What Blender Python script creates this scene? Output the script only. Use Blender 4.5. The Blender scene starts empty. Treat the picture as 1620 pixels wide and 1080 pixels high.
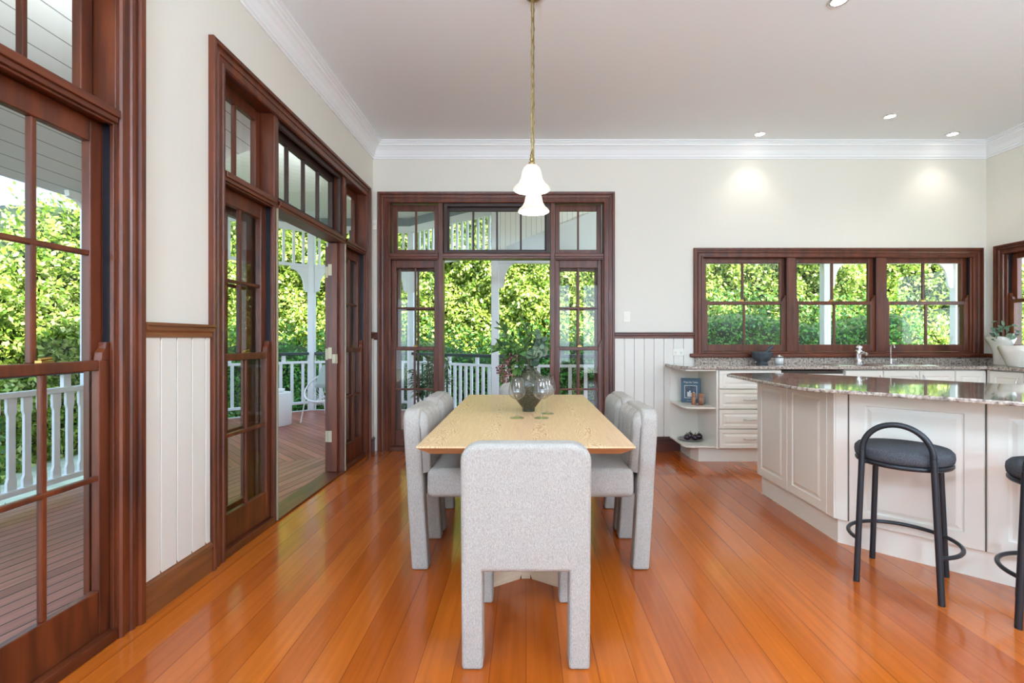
import bpy, bmesh, math, random
import numpy as np
from mathutils import Vector, Matrix
random.seed(7)
PI = math.pi
C = bpy.context.scene.collection
SC = bpy.context.scene

# ------------------------------------------------------------------ materials
def srgb(r, g, b):
    f = lambda c: ((c/255)/12.92 if c/255 <= .04045 else (((c/255)+.055)/1.055)**2.4)
    return (f(r), f(g), f(b), 1)

def newmat(name):
    m = bpy.data.materials.new(name); m.use_nodes = True
    return m, m.node_tree, m.node_tree.nodes['Principled BSDF']

def plain(name, col, rough=.5, metal=0, spec=.5, coat=0, bump=0, bscale=60, var=0, vscale=(4, 4, 4)):
    m, nt, b = newmat(name)
    N, L = nt.nodes, nt.links
    b.inputs['Base Color'].default_value = col
    b.inputs['Roughness'].default_value = rough
    b.inputs['Metallic'].default_value = metal
    b.inputs['Specular IOR Level'].default_value = spec
    b.inputs['Coat Weight'].default_value = coat
    tc = N.new('ShaderNodeTexCoord')
    if var:
        mp = N.new('ShaderNodeMapping'); mp.inputs['Scale'].default_value = vscale
        nz = N.new('ShaderNodeTexNoise'); nz.inputs['Scale'].default_value = 1; nz.inputs['Detail'].default_value = 6
        mx = N.new('ShaderNodeMix'); mx.data_type = 'RGBA'
        L.new(tc.outputs['Object'], mp.inputs[0]); L.new(mp.outputs[0], nz.inputs['Vector'])
        mx.inputs[6].default_value = tuple(c*(1-var) for c in col[:3])+(1,)
        mx.inputs[7].default_value = tuple(min(1, c*(1+var)) for c in col[:3])+(1,)
        rp = N.new('ShaderNodeMapRange'); rp.inputs[1].default_value = .3; rp.inputs[2].default_value = .7
        L.new(nz.outputs['Fac'], rp.inputs[0]); L.new(rp.outputs[0], mx.inputs[0])
        L.new(mx.outputs[2], b.inputs['Base Color'])
    if bump:
        nz = N.new('ShaderNodeTexNoise'); nz.inputs['Scale'].default_value = bscale; nz.inputs['Detail'].default_value = 3
        bp = N.new('ShaderNodeBump'); bp.inputs['Strength'].default_value = bump; bp.inputs['Distance'].default_value = .003
        L.new(tc.outputs['Object'], nz.inputs['Vector'])
        L.new(nz.outputs['Fac'], bp.inputs['Height']); L.new(bp.outputs[0], b.inputs['Normal'])
    return m

def grain(name, c1, c2, rough, scale, coat=0, spec=.5):
    """timber: noise stretched along one axis (object space)"""
    m, nt, b = newmat(name); N, L = nt.nodes, nt.links
    tc = N.new('ShaderNodeTexCoord'); mp = N.new('ShaderNodeMapping'); mp.inputs['Scale'].default_value = scale
    nz = N.new('ShaderNodeTexNoise'); nz.inputs['Scale'].default_value = 1; nz.inputs['Detail'].default_value = 8; nz.inputs['Distortion'].default_value = .4
    cr = N.new('ShaderNodeValToRGB'); cr.color_ramp.elements[0].position = .3; cr.color_ramp.elements[1].position = .7
    cr.color_ramp.elements[0].color = c1; cr.color_ramp.elements[1].color = c2
    L.new(tc.outputs['Object'], mp.inputs[0]); L.new(mp.outputs[0], nz.inputs['Vector']); L.new(nz.outputs['Fac'], cr.inputs[0])
    L.new(cr.outputs[0], b.inputs['Base Color'])
    b.inputs['Roughness'].default_value = rough; b.inputs['Coat Weight'].default_value = coat; b.inputs['Specular IOR Level'].default_value = spec
    b.inputs['Coat Roughness'].default_value = .1
    return m

def boards(name, c1, c2, gap, wid, length, ang, rough, coat=0, gapw=.012, grain_amt=.25, spec=.5):
    """floor boards: brick texture turned to angle `ang` (board direction, radians from +X)"""
    m, nt, b = newmat(name); N, L = nt.nodes, nt.links
    tc = N.new('ShaderNodeTexCoord'); mp = N.new('ShaderNodeMapping'); mp.inputs['Rotation'].default_value = (0, 0, -ang)
    br = N.new('ShaderNodeTexBrick'); br.offset = .37; br.offset_frequency = 1
    br.inputs['Scale'].default_value = 1; br.inputs['Brick Width'].default_value = length; br.inputs['Row Height'].default_value = wid
    br.inputs['Mortar Size'].default_value = gapw*wid; br.inputs['Mortar Smooth'].default_value = .1; br.inputs['Bias'].default_value = 0
    br.inputs['Color1'].default_value = c1; br.inputs['Color2'].default_value = c2; br.inputs['Mortar'].default_value = gap
    L.new(tc.outputs['Object'], mp.inputs[0]); L.new(mp.outputs[0], br.inputs['Vector'])
    m2 = N.new('ShaderNodeMapping'); m2.inputs['Scale'].default_value = (1.6, 38, 1)
    nz = N.new('ShaderNodeTexNoise'); nz.inputs['Scale'].default_value = 1; nz.inputs['Detail'].default_value = 7; nz.inputs['Distortion'].default_value = .5
    L.new(mp.outputs[0], m2.inputs[0]); L.new(m2.outputs[0], nz.inputs['Vector'])
    rp = N.new('ShaderNodeMapRange'); rp.inputs[1].default_value = .25; rp.inputs[2].default_value = .75
    rp.inputs[3].default_value = 1-grain_amt; rp.inputs[4].default_value = 1+grain_amt
    L.new(nz.outputs['Fac'], rp.inputs[0])
    mu = N.new('ShaderNodeVectorMath'); mu.operation = 'SCALE'
    L.new(br.outputs['Color'], mu.inputs[0]); L.new(rp.outputs[0], mu.inputs['Scale'])
    L.new(mu.outputs[0], b.inputs['Base Color'])
    b.inputs['Roughness'].default_value = rough; b.inputs['Coat Weight'].default_value = coat; b.inputs['Coat Roughness'].default_value = .08
    b.inputs['Specular IOR Level'].default_value = spec
    bp = N.new('ShaderNodeBump'); bp.inputs['Strength'].default_value = .35; bp.inputs['Distance'].default_value = .002; bp.invert = True
    L.new(br.outputs['Fac'], bp.inputs['Height']); L.new(bp.outputs[0], b.inputs['Normal'])
    n3 = N.new('ShaderNodeTexNoise'); n3.inputs['Scale'].default_value = 2.2; n3.inputs['Detail'].default_value = 2
    r3 = N.new('ShaderNodeMapRange'); r3.inputs[3].default_value = rough*.75; r3.inputs[4].default_value = rough*1.3
    L.new(tc.outputs['Object'], n3.inputs['Vector']); L.new(n3.outputs['Fac'], r3.inputs[0]); L.new(r3.outputs[0], b.inputs['Roughness'])
    return m

def lined(name, col, line, wid, ang, rough=.5, axis='xy', lw=.05):
    """painted lining boards: thin dark joints every `wid` metres"""
    m, nt, b = newmat(name); N, L = nt.nodes, nt.links
    tc = N.new('ShaderNodeTexCoord'); mp = N.new('ShaderNodeMapping'); mp.inputs['Rotation'].default_value = (0, 0, -ang)
    sp = N.new('ShaderNodeSeparateXYZ'); L.new(tc.outputs['Object'], mp.inputs[0]); L.new(mp.outputs[0], sp.inputs[0])
    d = N.new('ShaderNodeMath'); d.operation = 'DIVIDE'; d.inputs[1].default_value = wid
    L.new(sp.outputs['Y' if axis == 'xy' else 'X'], d.inputs[0])
    fr = N.new('ShaderNodeMath'); fr.operation = 'FRACT'; L.new(d.outputs[0], fr.inputs[0])
    gt = N.new('ShaderNodeMath'); gt.operation = 'LESS_THAN'; gt.inputs[1].default_value = lw; L.new(fr.outputs[0], gt.inputs[0])
    mx = N.new('ShaderNodeMix'); mx.data_type = 'RGBA'; mx.inputs[6].default_value = col; mx.inputs[7].default_value = line
    L.new(gt.outputs[0], mx.inputs[0]); L.new(mx.outputs[2], b.inputs['Base Color']); b.inputs['Roughness'].default_value = rough
    return m

def thin_glass(name, tint=(.97, .985, .98, 1), ior=1.45, boost=1.0, rough=0.0):
    m = bpy.data.materials.new(name); m.use_nodes = True; nt = m.node_tree; N, L = nt.nodes, nt.links
    N.clear(); o = N.new('ShaderNodeOutputMaterial'); t = N.new('ShaderNodeBsdfTransparent'); g = N.new('ShaderNodeBsdfGlossy')
    t.inputs[0].default_value = tint; g.inputs['Roughness'].default_value = rough
    ge = N.new('ShaderNodeNewGeometry'); dt = N.new('ShaderNodeVectorMath'); dt.operation = 'DOT_PRODUCT'
    L.new(ge.outputs['Incoming'], dt.inputs[0]); L.new(ge.outputs['Normal'], dt.inputs[1])
    ab = N.new('ShaderNodeMath'); ab.operation = 'ABSOLUTE'; L.new(dt.outputs['Value'], ab.inputs[0])
    on = N.new('ShaderNodeMath'); on.operation = 'SUBTRACT'; on.inputs[0].default_value = 1; L.new(ab.outputs[0], on.inputs[1])
    pw = N.new('ShaderNodeMath'); pw.operation = 'POWER'; pw.inputs[1].default_value = 5; L.new(on.outputs[0], pw.inputs[0])
    f0 = ((ior-1)/(ior+1))**2
    f = N.new('ShaderNodeMath'); f.operation = 'MULTIPLY_ADD'; f.inputs[1].default_value = 1-f0; f.inputs[2].default_value = f0; L.new(pw.outputs[0], f.inputs[0])
    mu = N.new('ShaderNodeMath'); mu.operation = 'MULTIPLY'; mu.inputs[1].default_value = boost; mu.use_clamp = True
    mx = N.new('ShaderNodeMixShader')
    L.new(f.outputs[0], mu.inputs[0]); L.new(mu.outputs[0], mx.inputs[0]); L.new(t.outputs[0], mx.inputs[1]); L.new(g.outputs[0], mx.inputs[2]); L.new(mx.outputs[0], o.inputs[0])
    return m

def leafmat(name, stops, rough=.4, trans=.35):
    m, nt, b = newmat(name); N, L = nt.nodes, nt.links
    g = N.new('ShaderNodeNewGeometry'); cr = N.new('ShaderNodeValToRGB')
    e = cr.color_ramp.elements
    while len(e) < len(stops): e.new(.5)
    for i, (p, c) in enumerate(stops): e[i].position = p; e[i].color = c
    L.new(g.outputs['Random Per Island'], cr.inputs[0]); L.new(cr.outputs[0], b.inputs['Base Color']); b.inputs['Roughness'].default_value = rough
    if trans:
        tl = N.new('ShaderNodeBsdfTranslucent'); L.new(cr.outputs[0], tl.inputs[0]); mx = N.new('ShaderNodeMixShader'); mx.inputs[0].default_value = trans
        out = N['Material Output']; L.new(b.outputs[0], mx.inputs[1]); L.new(tl.outputs[0], mx.inputs[2]); L.new(mx.outputs[0], out.inputs[0])
    return m

def emit(name, col, s):
    m = bpy.data.materials.new(name); m.use_nodes = True; nt = m.node_tree; nt.nodes.clear()
    o = nt.nodes.new('ShaderNodeOutputMaterial'); e = nt.nodes.new('ShaderNodeEmission'); e.inputs[0].default_value = col; e.inputs[1].default_value = s
    nt.links.new(e.outputs[0], o.inputs[0]); return m

M = {}
M['wall'] = plain('wall_paint', srgb(226, 222, 211), .6)
M['ceil'] = plain('ceiling_paint', srgb(238, 242, 244), .7)
M['cornice'] = plain('cornice_paint', srgb(238, 240, 241), .6)
M['vj'] = plain('wainscot_paint', srgb(226, 222, 212), .45)
M['timber'] = grain('red_timber', srgb(68, 30, 15), srgb(112, 53, 26), .38, (22, 22, 2.2), coat=.08)
M['timber_h'] = grain('red_timber_horizontal', srgb(68, 30, 15), srgb(112, 53, 26), .38, (2.2, 22, 22), coat=.08)
M['darktimber'] = grain('dark_base_timber', srgb(58, 24, 15), srgb(88, 38, 22), .3, (2.5, 2.5, 25), coat=.2)
M['basetimber'] = grain('brown_base_timber', srgb(104, 62, 34), srgb(140, 86, 50), .35, (2.5, 2.5, 25), coat=.2)
M['screen'] = plain('dark_screen_frame', srgb(58, 38, 32), .5)
M['track'] = plain('black_track', srgb(16, 18, 26), .35)
M['glass'] = thin_glass('window_glass', boost=.65)
M['floor'] = boards('polished_floor', srgb(164, 76, 18), srgb(192, 100, 30), srgb(116, 52, 14), .13, 2.6, PI/2, .18, coat=.35, gapw=.009, grain_amt=.16, spec=.45)
M['deckA'] = boards('deck_boards_side', srgb(150, 96, 84), srgb(178, 120, 104), srgb(26, 18, 15), .09, 30, PI/2-.2, .36, coat=0, gapw=.05, spec=.22)
M['deckB'] = boards('deck_boards_pavilion', srgb(150, 84, 74), srgb(180, 110, 96), srgb(60, 40, 36), .09, 30, 3*PI/4, .32, coat=0, gapw=.05, spec=.22)
M['vwhite'] = plain('veranda_white', srgb(232, 236, 238), .45)
M['vceil'] = lined('veranda_ceiling_boards', srgb(226, 230, 230), srgb(150, 154, 156), .14, PI/2, .5, lw=.035)
M['vceil45'] = lined('pavilion_ceiling_boards', srgb(232, 236, 232), srgb(180, 184, 182), .14, PI/4, .5, lw=.035)
M['vwall'] = lined('gable_boards', srgb(236, 238, 232), srgb(170, 172, 168), .075, 0, .5, axis='x', lw=.07)
M['vgrey'] = plain('veranda_grey_paint', srgb(122, 134, 136), .5)
M['vpale'] = plain('raking_board_paint', srgb(206, 214, 218), .5)
M['vgreen'] = plain('handrail_dark_green', srgb(52, 66, 66), .4)
M['weather'] = plain('weatherboard_paint', srgb(220, 218, 208), .6)
M['fabric'] = plain('cream_woven_fabric', srgb(174, 168, 160), .95, spec=.1, bump=1, bscale=300, var=.2, vscale=(330, 330, 120))
M['charfab'] = plain('charcoal_fabric', srgb(78, 80, 85), .95, spec=.15, bump=.9, bscale=250, var=.5, vscale=(260, 260, 260))
M['black'] = plain('black_metal', srgb(28, 32, 38), .38, spec=.5)
M['cab'] = plain('cabinet_cream', srgb(237, 233, 221), .32, coat=.1)
M['cabdark'] = plain('cabinet_gap', srgb(70, 62, 52), .6)
M['steel'] = plain('brushed_steel', (.75, .75, .75, 1), .22, metal=1)
M['hinge'] = plain('satin_hinge', srgb(176, 166, 140), .45, metal=.3)
M['chrome'] = plain('chrome', (.85, .85, .86, 1), .08, metal=1)
M['brass'] = plain('brass', srgb(196, 160, 92), .25, metal=1)
M['abrass'] = plain('aged_brass', srgb(150, 130, 84), .35, metal=1)
M['plastic'] = plain('white_plastic', srgb(238, 234, 222), .4)
M['stone'] = plain('dark_stone', srgb(62, 68, 74), .55, bump=.4, bscale=120, var=.3, vscale=(90, 90, 90))
M['ceramic'] = plain('pale_glazed_ceramic', srgb(226, 220, 208), .22, coat=.3, var=.06, vscale=(9, 9, 9))
M['whitec'] = plain('white_ceramic', srgb(240, 240, 238), .35)
M['concrete'] = plain('white_side_table', srgb(228, 228, 226), .6)
M['plate'] = plain('grey_plate', srgb(150, 148, 142), .5)
M['purple'] = plain('purple_fruit_skin', srgb(52, 28, 42), .18, coat=.4)
M['stalk'] = plain('green_stalk', srgb(92, 100, 70), .6)
M['wood_mill'] = grain('mill_wood', srgb(130, 78, 54), srgb(188, 138, 108), .4, (60, 60, 9))
M['greyplas'] = plain('grey_metal', srgb(150, 152, 152), .35, metal=.4)
M['terra'] = plain('terracotta', srgb(170, 96, 72), .8)
M['blackpot'] = plain('black_pot', srgb(24, 24, 26), .5)
M['cushion'] = plain('sage_cushion', srgb(166, 176, 168), .95, spec=.1, bump=.5, bscale=300)
M['whitewire'] = plain('white_cord', srgb(232, 232, 230), .5)
M['bookblue'] = plain('blue_grey_cover', srgb(74, 98, 114), .45)
M['paper'] = plain('white_paper', srgb(226, 224, 218), .8)
M['salt'] = plain('white_salt', srgb(238, 238, 236), .8, bump=.6, bscale=90)
M['grass'] = plain('bounce_grass', srgb(204, 206, 178), .9, var=.2, vscale=(3, 3, 3))  # ground colour lightened to bounce light up to the veranda ceilings
M['berry'] = leafmat('maroon_berries', [(0, srgb(84, 40, 40)), (.6, srgb(112, 66, 60)), (1, srgb(150, 112, 104))], .5, 0)
M['vase'] = plain('speckled_vase_glaze', srgb(62, 62, 48), .22, coat=.12, var=.75, vscale=(120, 120, 120), bump=.2, bscale=160)
M['leafdark'] = leafmat('pointed_leaves', [(0, srgb(44, 74, 38)), (.6, srgb(78, 118, 56)), (1, srgb(126, 158, 84))], .4, .2)
M['leafeuc'] = leafmat('round_leaves', [(0, srgb(50, 72, 54)), (.6, srgb(78, 100, 72)), (1, srgb(128, 142, 116))], .5, .15)
M['leafsage'] = leafmat('sage_leaves', [(0, srgb(62, 88, 64)), (.6, srgb(98, 124, 96)), (1, srgb(150, 166, 138))], .5, .15)
M['leafpot'] = leafmat('pot_plant_leaves', [(0, srgb(48, 78, 48)), (.6, srgb(88, 118, 76)), (1, srgb(160, 176, 140))], .35, .15)
M['stem'] = plain('green_stem', srgb(92, 96, 66), .7)
M['leafhedge'] = leafmat('hedge_leaves', [(0, srgb(78, 108, 40)), (.3, srgb(128, 160, 52)), (.65, srgb(190, 206, 92)), (1, srgb(238, 238, 170))], .38, .38)
M['leaflow'] = leafmat('shrub_leaves', [(0, srgb(46, 96, 34)), (.5, srgb(78, 138, 46)), (1, srgb(126, 176, 76))], .42, .3)
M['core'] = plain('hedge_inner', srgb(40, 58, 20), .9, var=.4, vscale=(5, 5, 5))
M['bulb'] = emit('lit_bulb', (1, .93, .82, 1), 95)
M['downlight'] = emit('downlight_lens', (1, .95, .86, 1), 22)
M['wine'] = thin_glass('wine_glass', (.96, .965, .965, 1), 1.5, 1.5)
M['jarglass'] = thin_glass('jar_glass', (.95, .96, .96, 1), 1.5, 1.5)

def granite():
    m, nt, b = newmat('polished_granite'); N, L = nt.nodes, nt.links
    tc = N.new('ShaderNodeTexCoord')
    v = N.new('ShaderNodeTexVoronoi'); v.inputs['Scale'].default_value = 160
    n = N.new('ShaderNodeTexNoise'); n.inputs['Scale'].default_value = 55; n.inputs['Detail'].default_value = 6
    L.new(tc.outputs['Object'], v.inputs['Vector']); L.new(tc.outputs['Object'], n.inputs['Vector'])
    cr = N.new('ShaderNodeValToRGB'); e = cr.color_ramp.elements
    e[0].position = .33; e[0].color = srgb(96, 84, 78); e[1].position = .66; e[1].color = srgb(216, 204, 192)
    k = e.new(.45); k.color = srgb(166, 150, 138); k = e.new(.55); k.color = srgb(192, 176, 162)
    L.new(n.outputs['Fac'], cr.inputs[0])
    mx = N.new('ShaderNodeMix'); mx.data_type = 'RGBA'; mx.blend_type = 'MULTIPLY'; mx.inputs[0].default_value = .35
    L.new(cr.outputs[0], mx.inputs[6]); bw = N.new('ShaderNodeRGBToBW'); L.new(v.outputs['Color'], bw.inputs[0]); L.new(bw.outputs[0], mx.inputs[7])
    L.new(mx.outputs[2], b.inputs['Base Color'])
    b.inputs['Roughness'].default_value = .07; b.inputs['Specular IOR Level'].default_value = .8; b.inputs['Coat Weight'].default_value = .6; b.inputs['Coat Roughness'].default_value = .03
    return m
M['granite'] = granite()

def oak():
    m, nt, b = newmat('oak_veneer'); N, L = nt.nodes, nt.links
    tc = N.new('ShaderNodeTexCoord'); mp = N.new('ShaderNodeMapping'); mp.inputs['Scale'].default_value = (9, 3.2, 4)
    nz = N.new('ShaderNodeTexNoise'); nz.inputs['Scale'].default_value = 1.0; nz.inputs['Detail'].default_value = 3; nz.inputs['Distortion'].default_value = .2
    L.new(tc.outputs['Object'], mp.inputs[0]); L.new(mp.outputs[0], nz.inputs['Vector'])
    def mth(op, a, b=None, c=None):
        n = N.new('ShaderNodeMath'); n.operation = op
        for k, v in enumerate((a, b, c)):
            if v is None: continue
            if isinstance(v, (int, float)): n.inputs[k].default_value = v
            else: L.new(v, n.inputs[k])
        return n.outputs[0]
    # cathedral figure: parabola-shaped rings down the middle of each veneer strip
    sp = N.new('ShaderNodeSeparateXYZ'); L.new(tc.outputs['Object'], sp.inputs[0])
    dx = mth('MULTIPLY', mth('SUBTRACT', mth('FRACT', mth('DIVIDE', mth('ADD', sp.outputs['X'], .4555+.05), .2275)), .5), .2275)
    ff = mth('ADD', mth('MULTIPLY', sp.outputs['Y'], 13.0), mth('MULTIPLY', mth('MULTIPLY', dx, dx), 1500.0))
    ff = mth('ADD', ff, mth('MULTIPLY', nz.outputs['Fac'], 17.0))
    fr = N.new('ShaderNodeMath'); fr.operation = 'PINGPONG'; fr.inputs[1].default_value = .5; L.new(ff, fr.inputs[0])
    n2 = N.new('ShaderNodeTexNoise'); n2.inputs['Scale'].default_value = 1; n2.inputs['Detail'].default_value = 6
    m2 = N.new('ShaderNodeMapping'); m2.inputs['Scale'].default_value = (170, 8, 30); L.new(tc.outputs['Object'], m2.inputs[0]); L.new(m2.outputs[0], n2.inputs['Vector'])
    ad = N.new('ShaderNodeMath'); ad.operation = 'MULTIPLY_ADD'; ad.inputs[1].default_value = .9; L.new(fr.outputs[0], ad.inputs[0]); L.new(mth('MULTIPLY', n2.outputs['Fac'], .45), ad.inputs[2])
    cr = N.new('ShaderNodeValToRGB'); e = cr.color_ramp.elements
    e[0].position = .22; e[0].color = srgb(182, 138, 96); e[1].position = .46; e[1].color = srgb(226, 192, 150)
    L.new(ad.outputs[0], cr.inputs[0]); L.new(cr.outputs[0], b.inputs['Base Color']); b.inputs['Roughness'].default_value = .38; b.inputs['Specular IOR Level'].default_value = .4
    return m
M['oak'] = oak()
M['oakpale'] = grain('pale_oak', srgb(214, 186, 150), srgb(234, 212, 182), .5, (4, 4, 30))
M['oakedge'] = grain('oak_edge', srgb(176, 126, 84), srgb(206, 156, 108), .4, (3, 3, 30))

def shade():
    m = bpy.data.materials.new('opal_glass_shade'); m.use_nodes = True; nt = m.node_tree; N, L = nt.nodes, nt.links
    N.clear(); o = N.new('ShaderNodeOutputMaterial'); d = N.new('ShaderNodeBsdfDiffuse'); t = N.new('ShaderNodeBsdfTranslucent'); g = N.new('ShaderNodeBsdfGlossy')
    d.inputs[0].default_value = (.85, .82, .78, 1); t.inputs[0].default_value = (.9, .82, .72, 1); g.inputs['Roughness'].default_value = .1
    a = N.new('ShaderNodeMixShader'); a.inputs[0].default_value = .45; b = N.new('ShaderNodeMixShader'); b.inputs[0].default_value = .06
    L.new(d.outputs[0], a.inputs[1]); L.new(t.outputs[0], a.inputs[2]); L.new(a.outputs[0], b.inputs[1]); L.new(g.outputs[0], b.inputs[2]); L.new(b.outputs[0], o.inputs[0])
    return m
M['shade'] = shade()

# ------------------------------------------------------------------ geometry helpers
class MB:
    def __init__(s): s.v = []; s.f = []; s.sm = []
    def add(s, vs, fs, smooth=False):
        o = len(s.v); s.v += [tuple(v) for v in vs]; s.f += [tuple(i+o for i in f) for f in fs]; s.sm += [smooth]*len(fs)
    def box(s, x0, x1, y0, y1, z0, z1):
        s.add([(x0, y0, z0), (x1, y0, z0), (x1, y1, z0), (x0, y1, z0), (x0, y0, z1), (x1, y0, z1), (x1, y1, z1), (x0, y1, z1)],
              [(3, 2, 1, 0), (4, 5, 6, 7), (0, 1, 5, 4), (1, 2, 6, 5), (2, 3, 7, 6), (3, 0, 4, 7)]); return s
    def obox(s, cx, cy, L, W, z0, z1, a):
        c, n = math.cos(a), math.sin(a)
        P = [(cx+c*x-n*y, cy+n*x+c*y) for x, y in ((-L/2, -W/2), (L/2, -W/2), (L/2, W/2), (-L/2, W/2))]
        return s.prism(P, z0, z1)
    def prism(s, P, z0, z1):
        n = len(P); a = sum(P[i][0]*P[(i+1) % n][1]-P[(i+1) % n][0]*P[i][1] for i in range(n))
        if a < 0: P = P[::-1]
        s.add([(x, y, z0) for x, y in P]+[(x, y, z1) for x, y in P],
              [tuple(range(n))[::-1], tuple(range(n, 2*n))]+[(i, (i+1) % n, n+(i+1) % n, n+i) for i in range(n)]); return s
    def tube(s, pts, r, n=10, closed=False, caps=True):
        pts = [Vector(p) for p in pts]; k = len(pts); rr = r if hasattr(r, '__len__') else [r]*k
        vs = []; prev = None
        for i, p in enumerate(pts):
            if closed: t = pts[(i+1) % k]-pts[i-1]
            else: t = pts[min(i+1, k-1)]-pts[max(i-1, 0)]
            t.normalize()
            if prev is None:
                u = t.orthogonal().normalized()
            else:
                u = prev-t*prev.dot(t); u.normalize()
            prev = u; w = t.cross(u)
            for j in range(n):
                a = 2*PI*j/n; vs.append(p+(u*math.cos(a)+w*math.sin(a))*rr[i])
        fs = []
        for i in range(k if closed else k-1):
            for j in range(n):
                a = i*n+j; b = i*n+(j+1) % n; c = ((i+1) % k)*n+(j+1) % n; d = ((i+1) % k)*n+j
                fs.append((a, b, c, d))
        s.add(vs, fs, True)
        if caps and not closed:
            s.add(vs[:n], [tuple(range(n))[::-1]]); s.add(vs[-n:], [tuple(range(n))])
        return s
    def lathe(s, prof, c=(0, 0, 0), n=32, smooth=True):
        vs = []; k = len(prof)
        for r, z in prof:
            for j in range(n):
                a = 2*PI*j/n; vs.append((c[0]+r*math.cos(a), c[1]+r*math.sin(a), c[2]+z))
        fs = [(i*n+j, i*n+(j+1) % n, (i+1)*n+(j+1) % n, (i+1)*n+j) for i in range(k-1) for j in range(n)]
        s.add(vs, fs, smooth); return s
    def sphere(s, c, r, n=12, sz=1.0):
        m = n//2+1
        prof = [(max(1e-5, r*math.sin(PI*i/m)), -r*sz*math.cos(PI*i/m)) for i in range(m+1)]
        return s.lathe(prof, c, n)
    def sweep(s, path_fn, prof, closed=False):
        """path_fn(d,t)-> list of points for one profile vertex; joins consecutive profile vertices"""
        rows = [path_fn(d, t) for d, t in prof]; k = len(rows[0]); vs = [p for r in rows for p in r]
        fs = []
        for i in range(len(rows)-1):
            for j in range(k if closed else k-1):
                a = i*k+j; b = i*k+(j+1) % k; fs.append((a, b, b+k, a+k))
        s.add(vs, fs)
        if not closed:
            s.add([r[0] for r in rows], [tuple(range(len(rows)))]); s.add([r[-1] for r in rows], [tuple(range(len(rows)))[::-1]])
        return s
    def build(s, name, mat, parent=None, bevel=0, seg=2, recalc=False, **kw):
        me = bpy.data.meshes.new(name); me.from_pydata(s.v, [], s.f)
        me.polygons.foreach_set('use_smooth', s.sm)
        me.materials.append(mat if not isinstance(mat, str) else M[mat])
        bm = bmesh.new(); bm.from_mesh(me)
        bmesh.ops.recalc_face_normals(bm, faces=bm.faces)
        bm.to_mesh(me); bm.free()
        o = bpy.data.objects.new(name, me); C.objects.link(o)
        if parent: o.parent = parent
        if bevel:
            b = o.modifiers.new('bevel', 'BEVEL'); b.width = bevel; b.segments = seg; b.limit_method = 'ANGLE'; b.angle_limit = .6
            if seg > 2:
                for p in me.polygons: p.use_smooth = True
                w = o.modifiers.new('wn', 'WEIGHTED_NORMAL'); w.keep_sharp = False
        tag(o, **kw); return o

def tag(o, label=None, cat=None, group=None, kind=None):
    if label: o['label'] = label
    if cat: o['category'] = cat
    if group: o['group'] = group
    if kind: o['kind'] = kind
    return o

def empty(name, loc=(0, 0, 0), rz=0, **kw):
    o = bpy.data.objects.new(name, None); C.objects.link(o); o.location = loc; o.rotation_euler = (0, 0, rz); o.empty_display_size = .1
    tag(o, **kw); return o

def copy_tree(o, parent=None):
    c = o.copy(); C.objects.link(c); c.parent = parent
    for ch in [x for x in bpy.data.objects if x.parent == o]: copy_tree(ch, c)
    return c

def box(name, b, mat, parent=None, bevel=0, **kw):
    return MB().box(*b).build(name, mat, parent, bevel, **kw)

# ------------------------------------------------------------------ camera
F = 762.0; H = 1.196
cam = bpy.data.cameras.new('camera'); co = bpy.data.objects.new('camera', cam); C.objects.link(co)
co.location = (0, 0, H); co.rotation_euler = (PI/2, 0, 0)
cam.sensor_width = 36; cam.lens = F/1620*36; cam.shift_x = -(832-810)/1620; cam.shift_y = (536-540)/1620; cam.clip_start = .02
SC.camera = co
def W3(px, py, Y): return ((px-832)/F*Y, Y, H-(py-536)/F*Y)

XL, XR, YB, YF, ZC = -1.635, 4.92, 5.149, -4.2, 3.28
TH = .155

# ------------------------------------------------------------------ room shell
def wall_with_openings(name, axis, pos, out, a0, a1, openings, z1=ZC+.1):
    """axis 'x': wall runs along X at y=pos ; 'y': along Y at x=pos. out=+-1 outward direction. openings (a0,a1,z0,z1)"""
    A = sorted({a0, a1}|{o[0] for o in openings}|{o[1] for o in openings}); Z = sorted({0, z1}|{o[2] for o in openings}|{o[3] for o in openings})
    mb = MB(); p0, p1 = sorted((pos, pos+out*TH))
    for i in range(len(A)-1):
        for j in range(len(Z)-1):
            ca, cz = (A[i]+A[i+1])/2, (Z[j]+Z[j+1])/2
            if any(o[0] < ca < o[1] and o[2] < cz < o[3] for o in openings): continue
            if axis == 'x': mb.box(A[i], A[i+1], p0, p1, Z[j], Z[j+1])
            else: mb.box(p0, p1, A[i], A[i+1], Z[j], Z[j+1])
    return mb.build(name, 'wall', kind='structure')

UW = 2.527; UH = 2.763; CW = .115
YU1 = 2.48; YU0 = 2.038-UW; XU = -1.581
O = .06
wall_with_openings('wall_left', 'y', XL, -1, YF, YB+TH, [(YU1+O, YU1+UW-O, 0, UH-O), (YU0+O, YU0+UW-O, 0, UH-O)])
KW = (1.788, 4.87, 1.04, 2.162)
wall_with_openings('wall_back', 'x', YB, 1, XL, XR+TH, [(XU+O, XU+UW-O, 0, UH-O), (KW[0]+O, KW[1]-O, 1.04, 2.11)])
RW0, RW1 = 3.75, 5.045
wall_with_openings('wall_right', 'y', XR, 1, YF, YB, [(RW0+O, RW1-O, 1.04, 2.11)])
wall_with_openings('wall_front', 'x', YF, -1, XL, XR, [(-1.4, 1.4, .05, 2.9), (1.7, 4.6, .05, 2.9)])  # openings made up to let sky light in from behind the camera
box('floor', (XL-.05, XR+TH, YF-TH, YB+.02, -.12, 0), 'floor', kind='structure')
box('ceiling', (XL-TH, XR+TH, YF-TH, YB+TH, ZC, ZC+.12), 'ceil', kind='structure')

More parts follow.
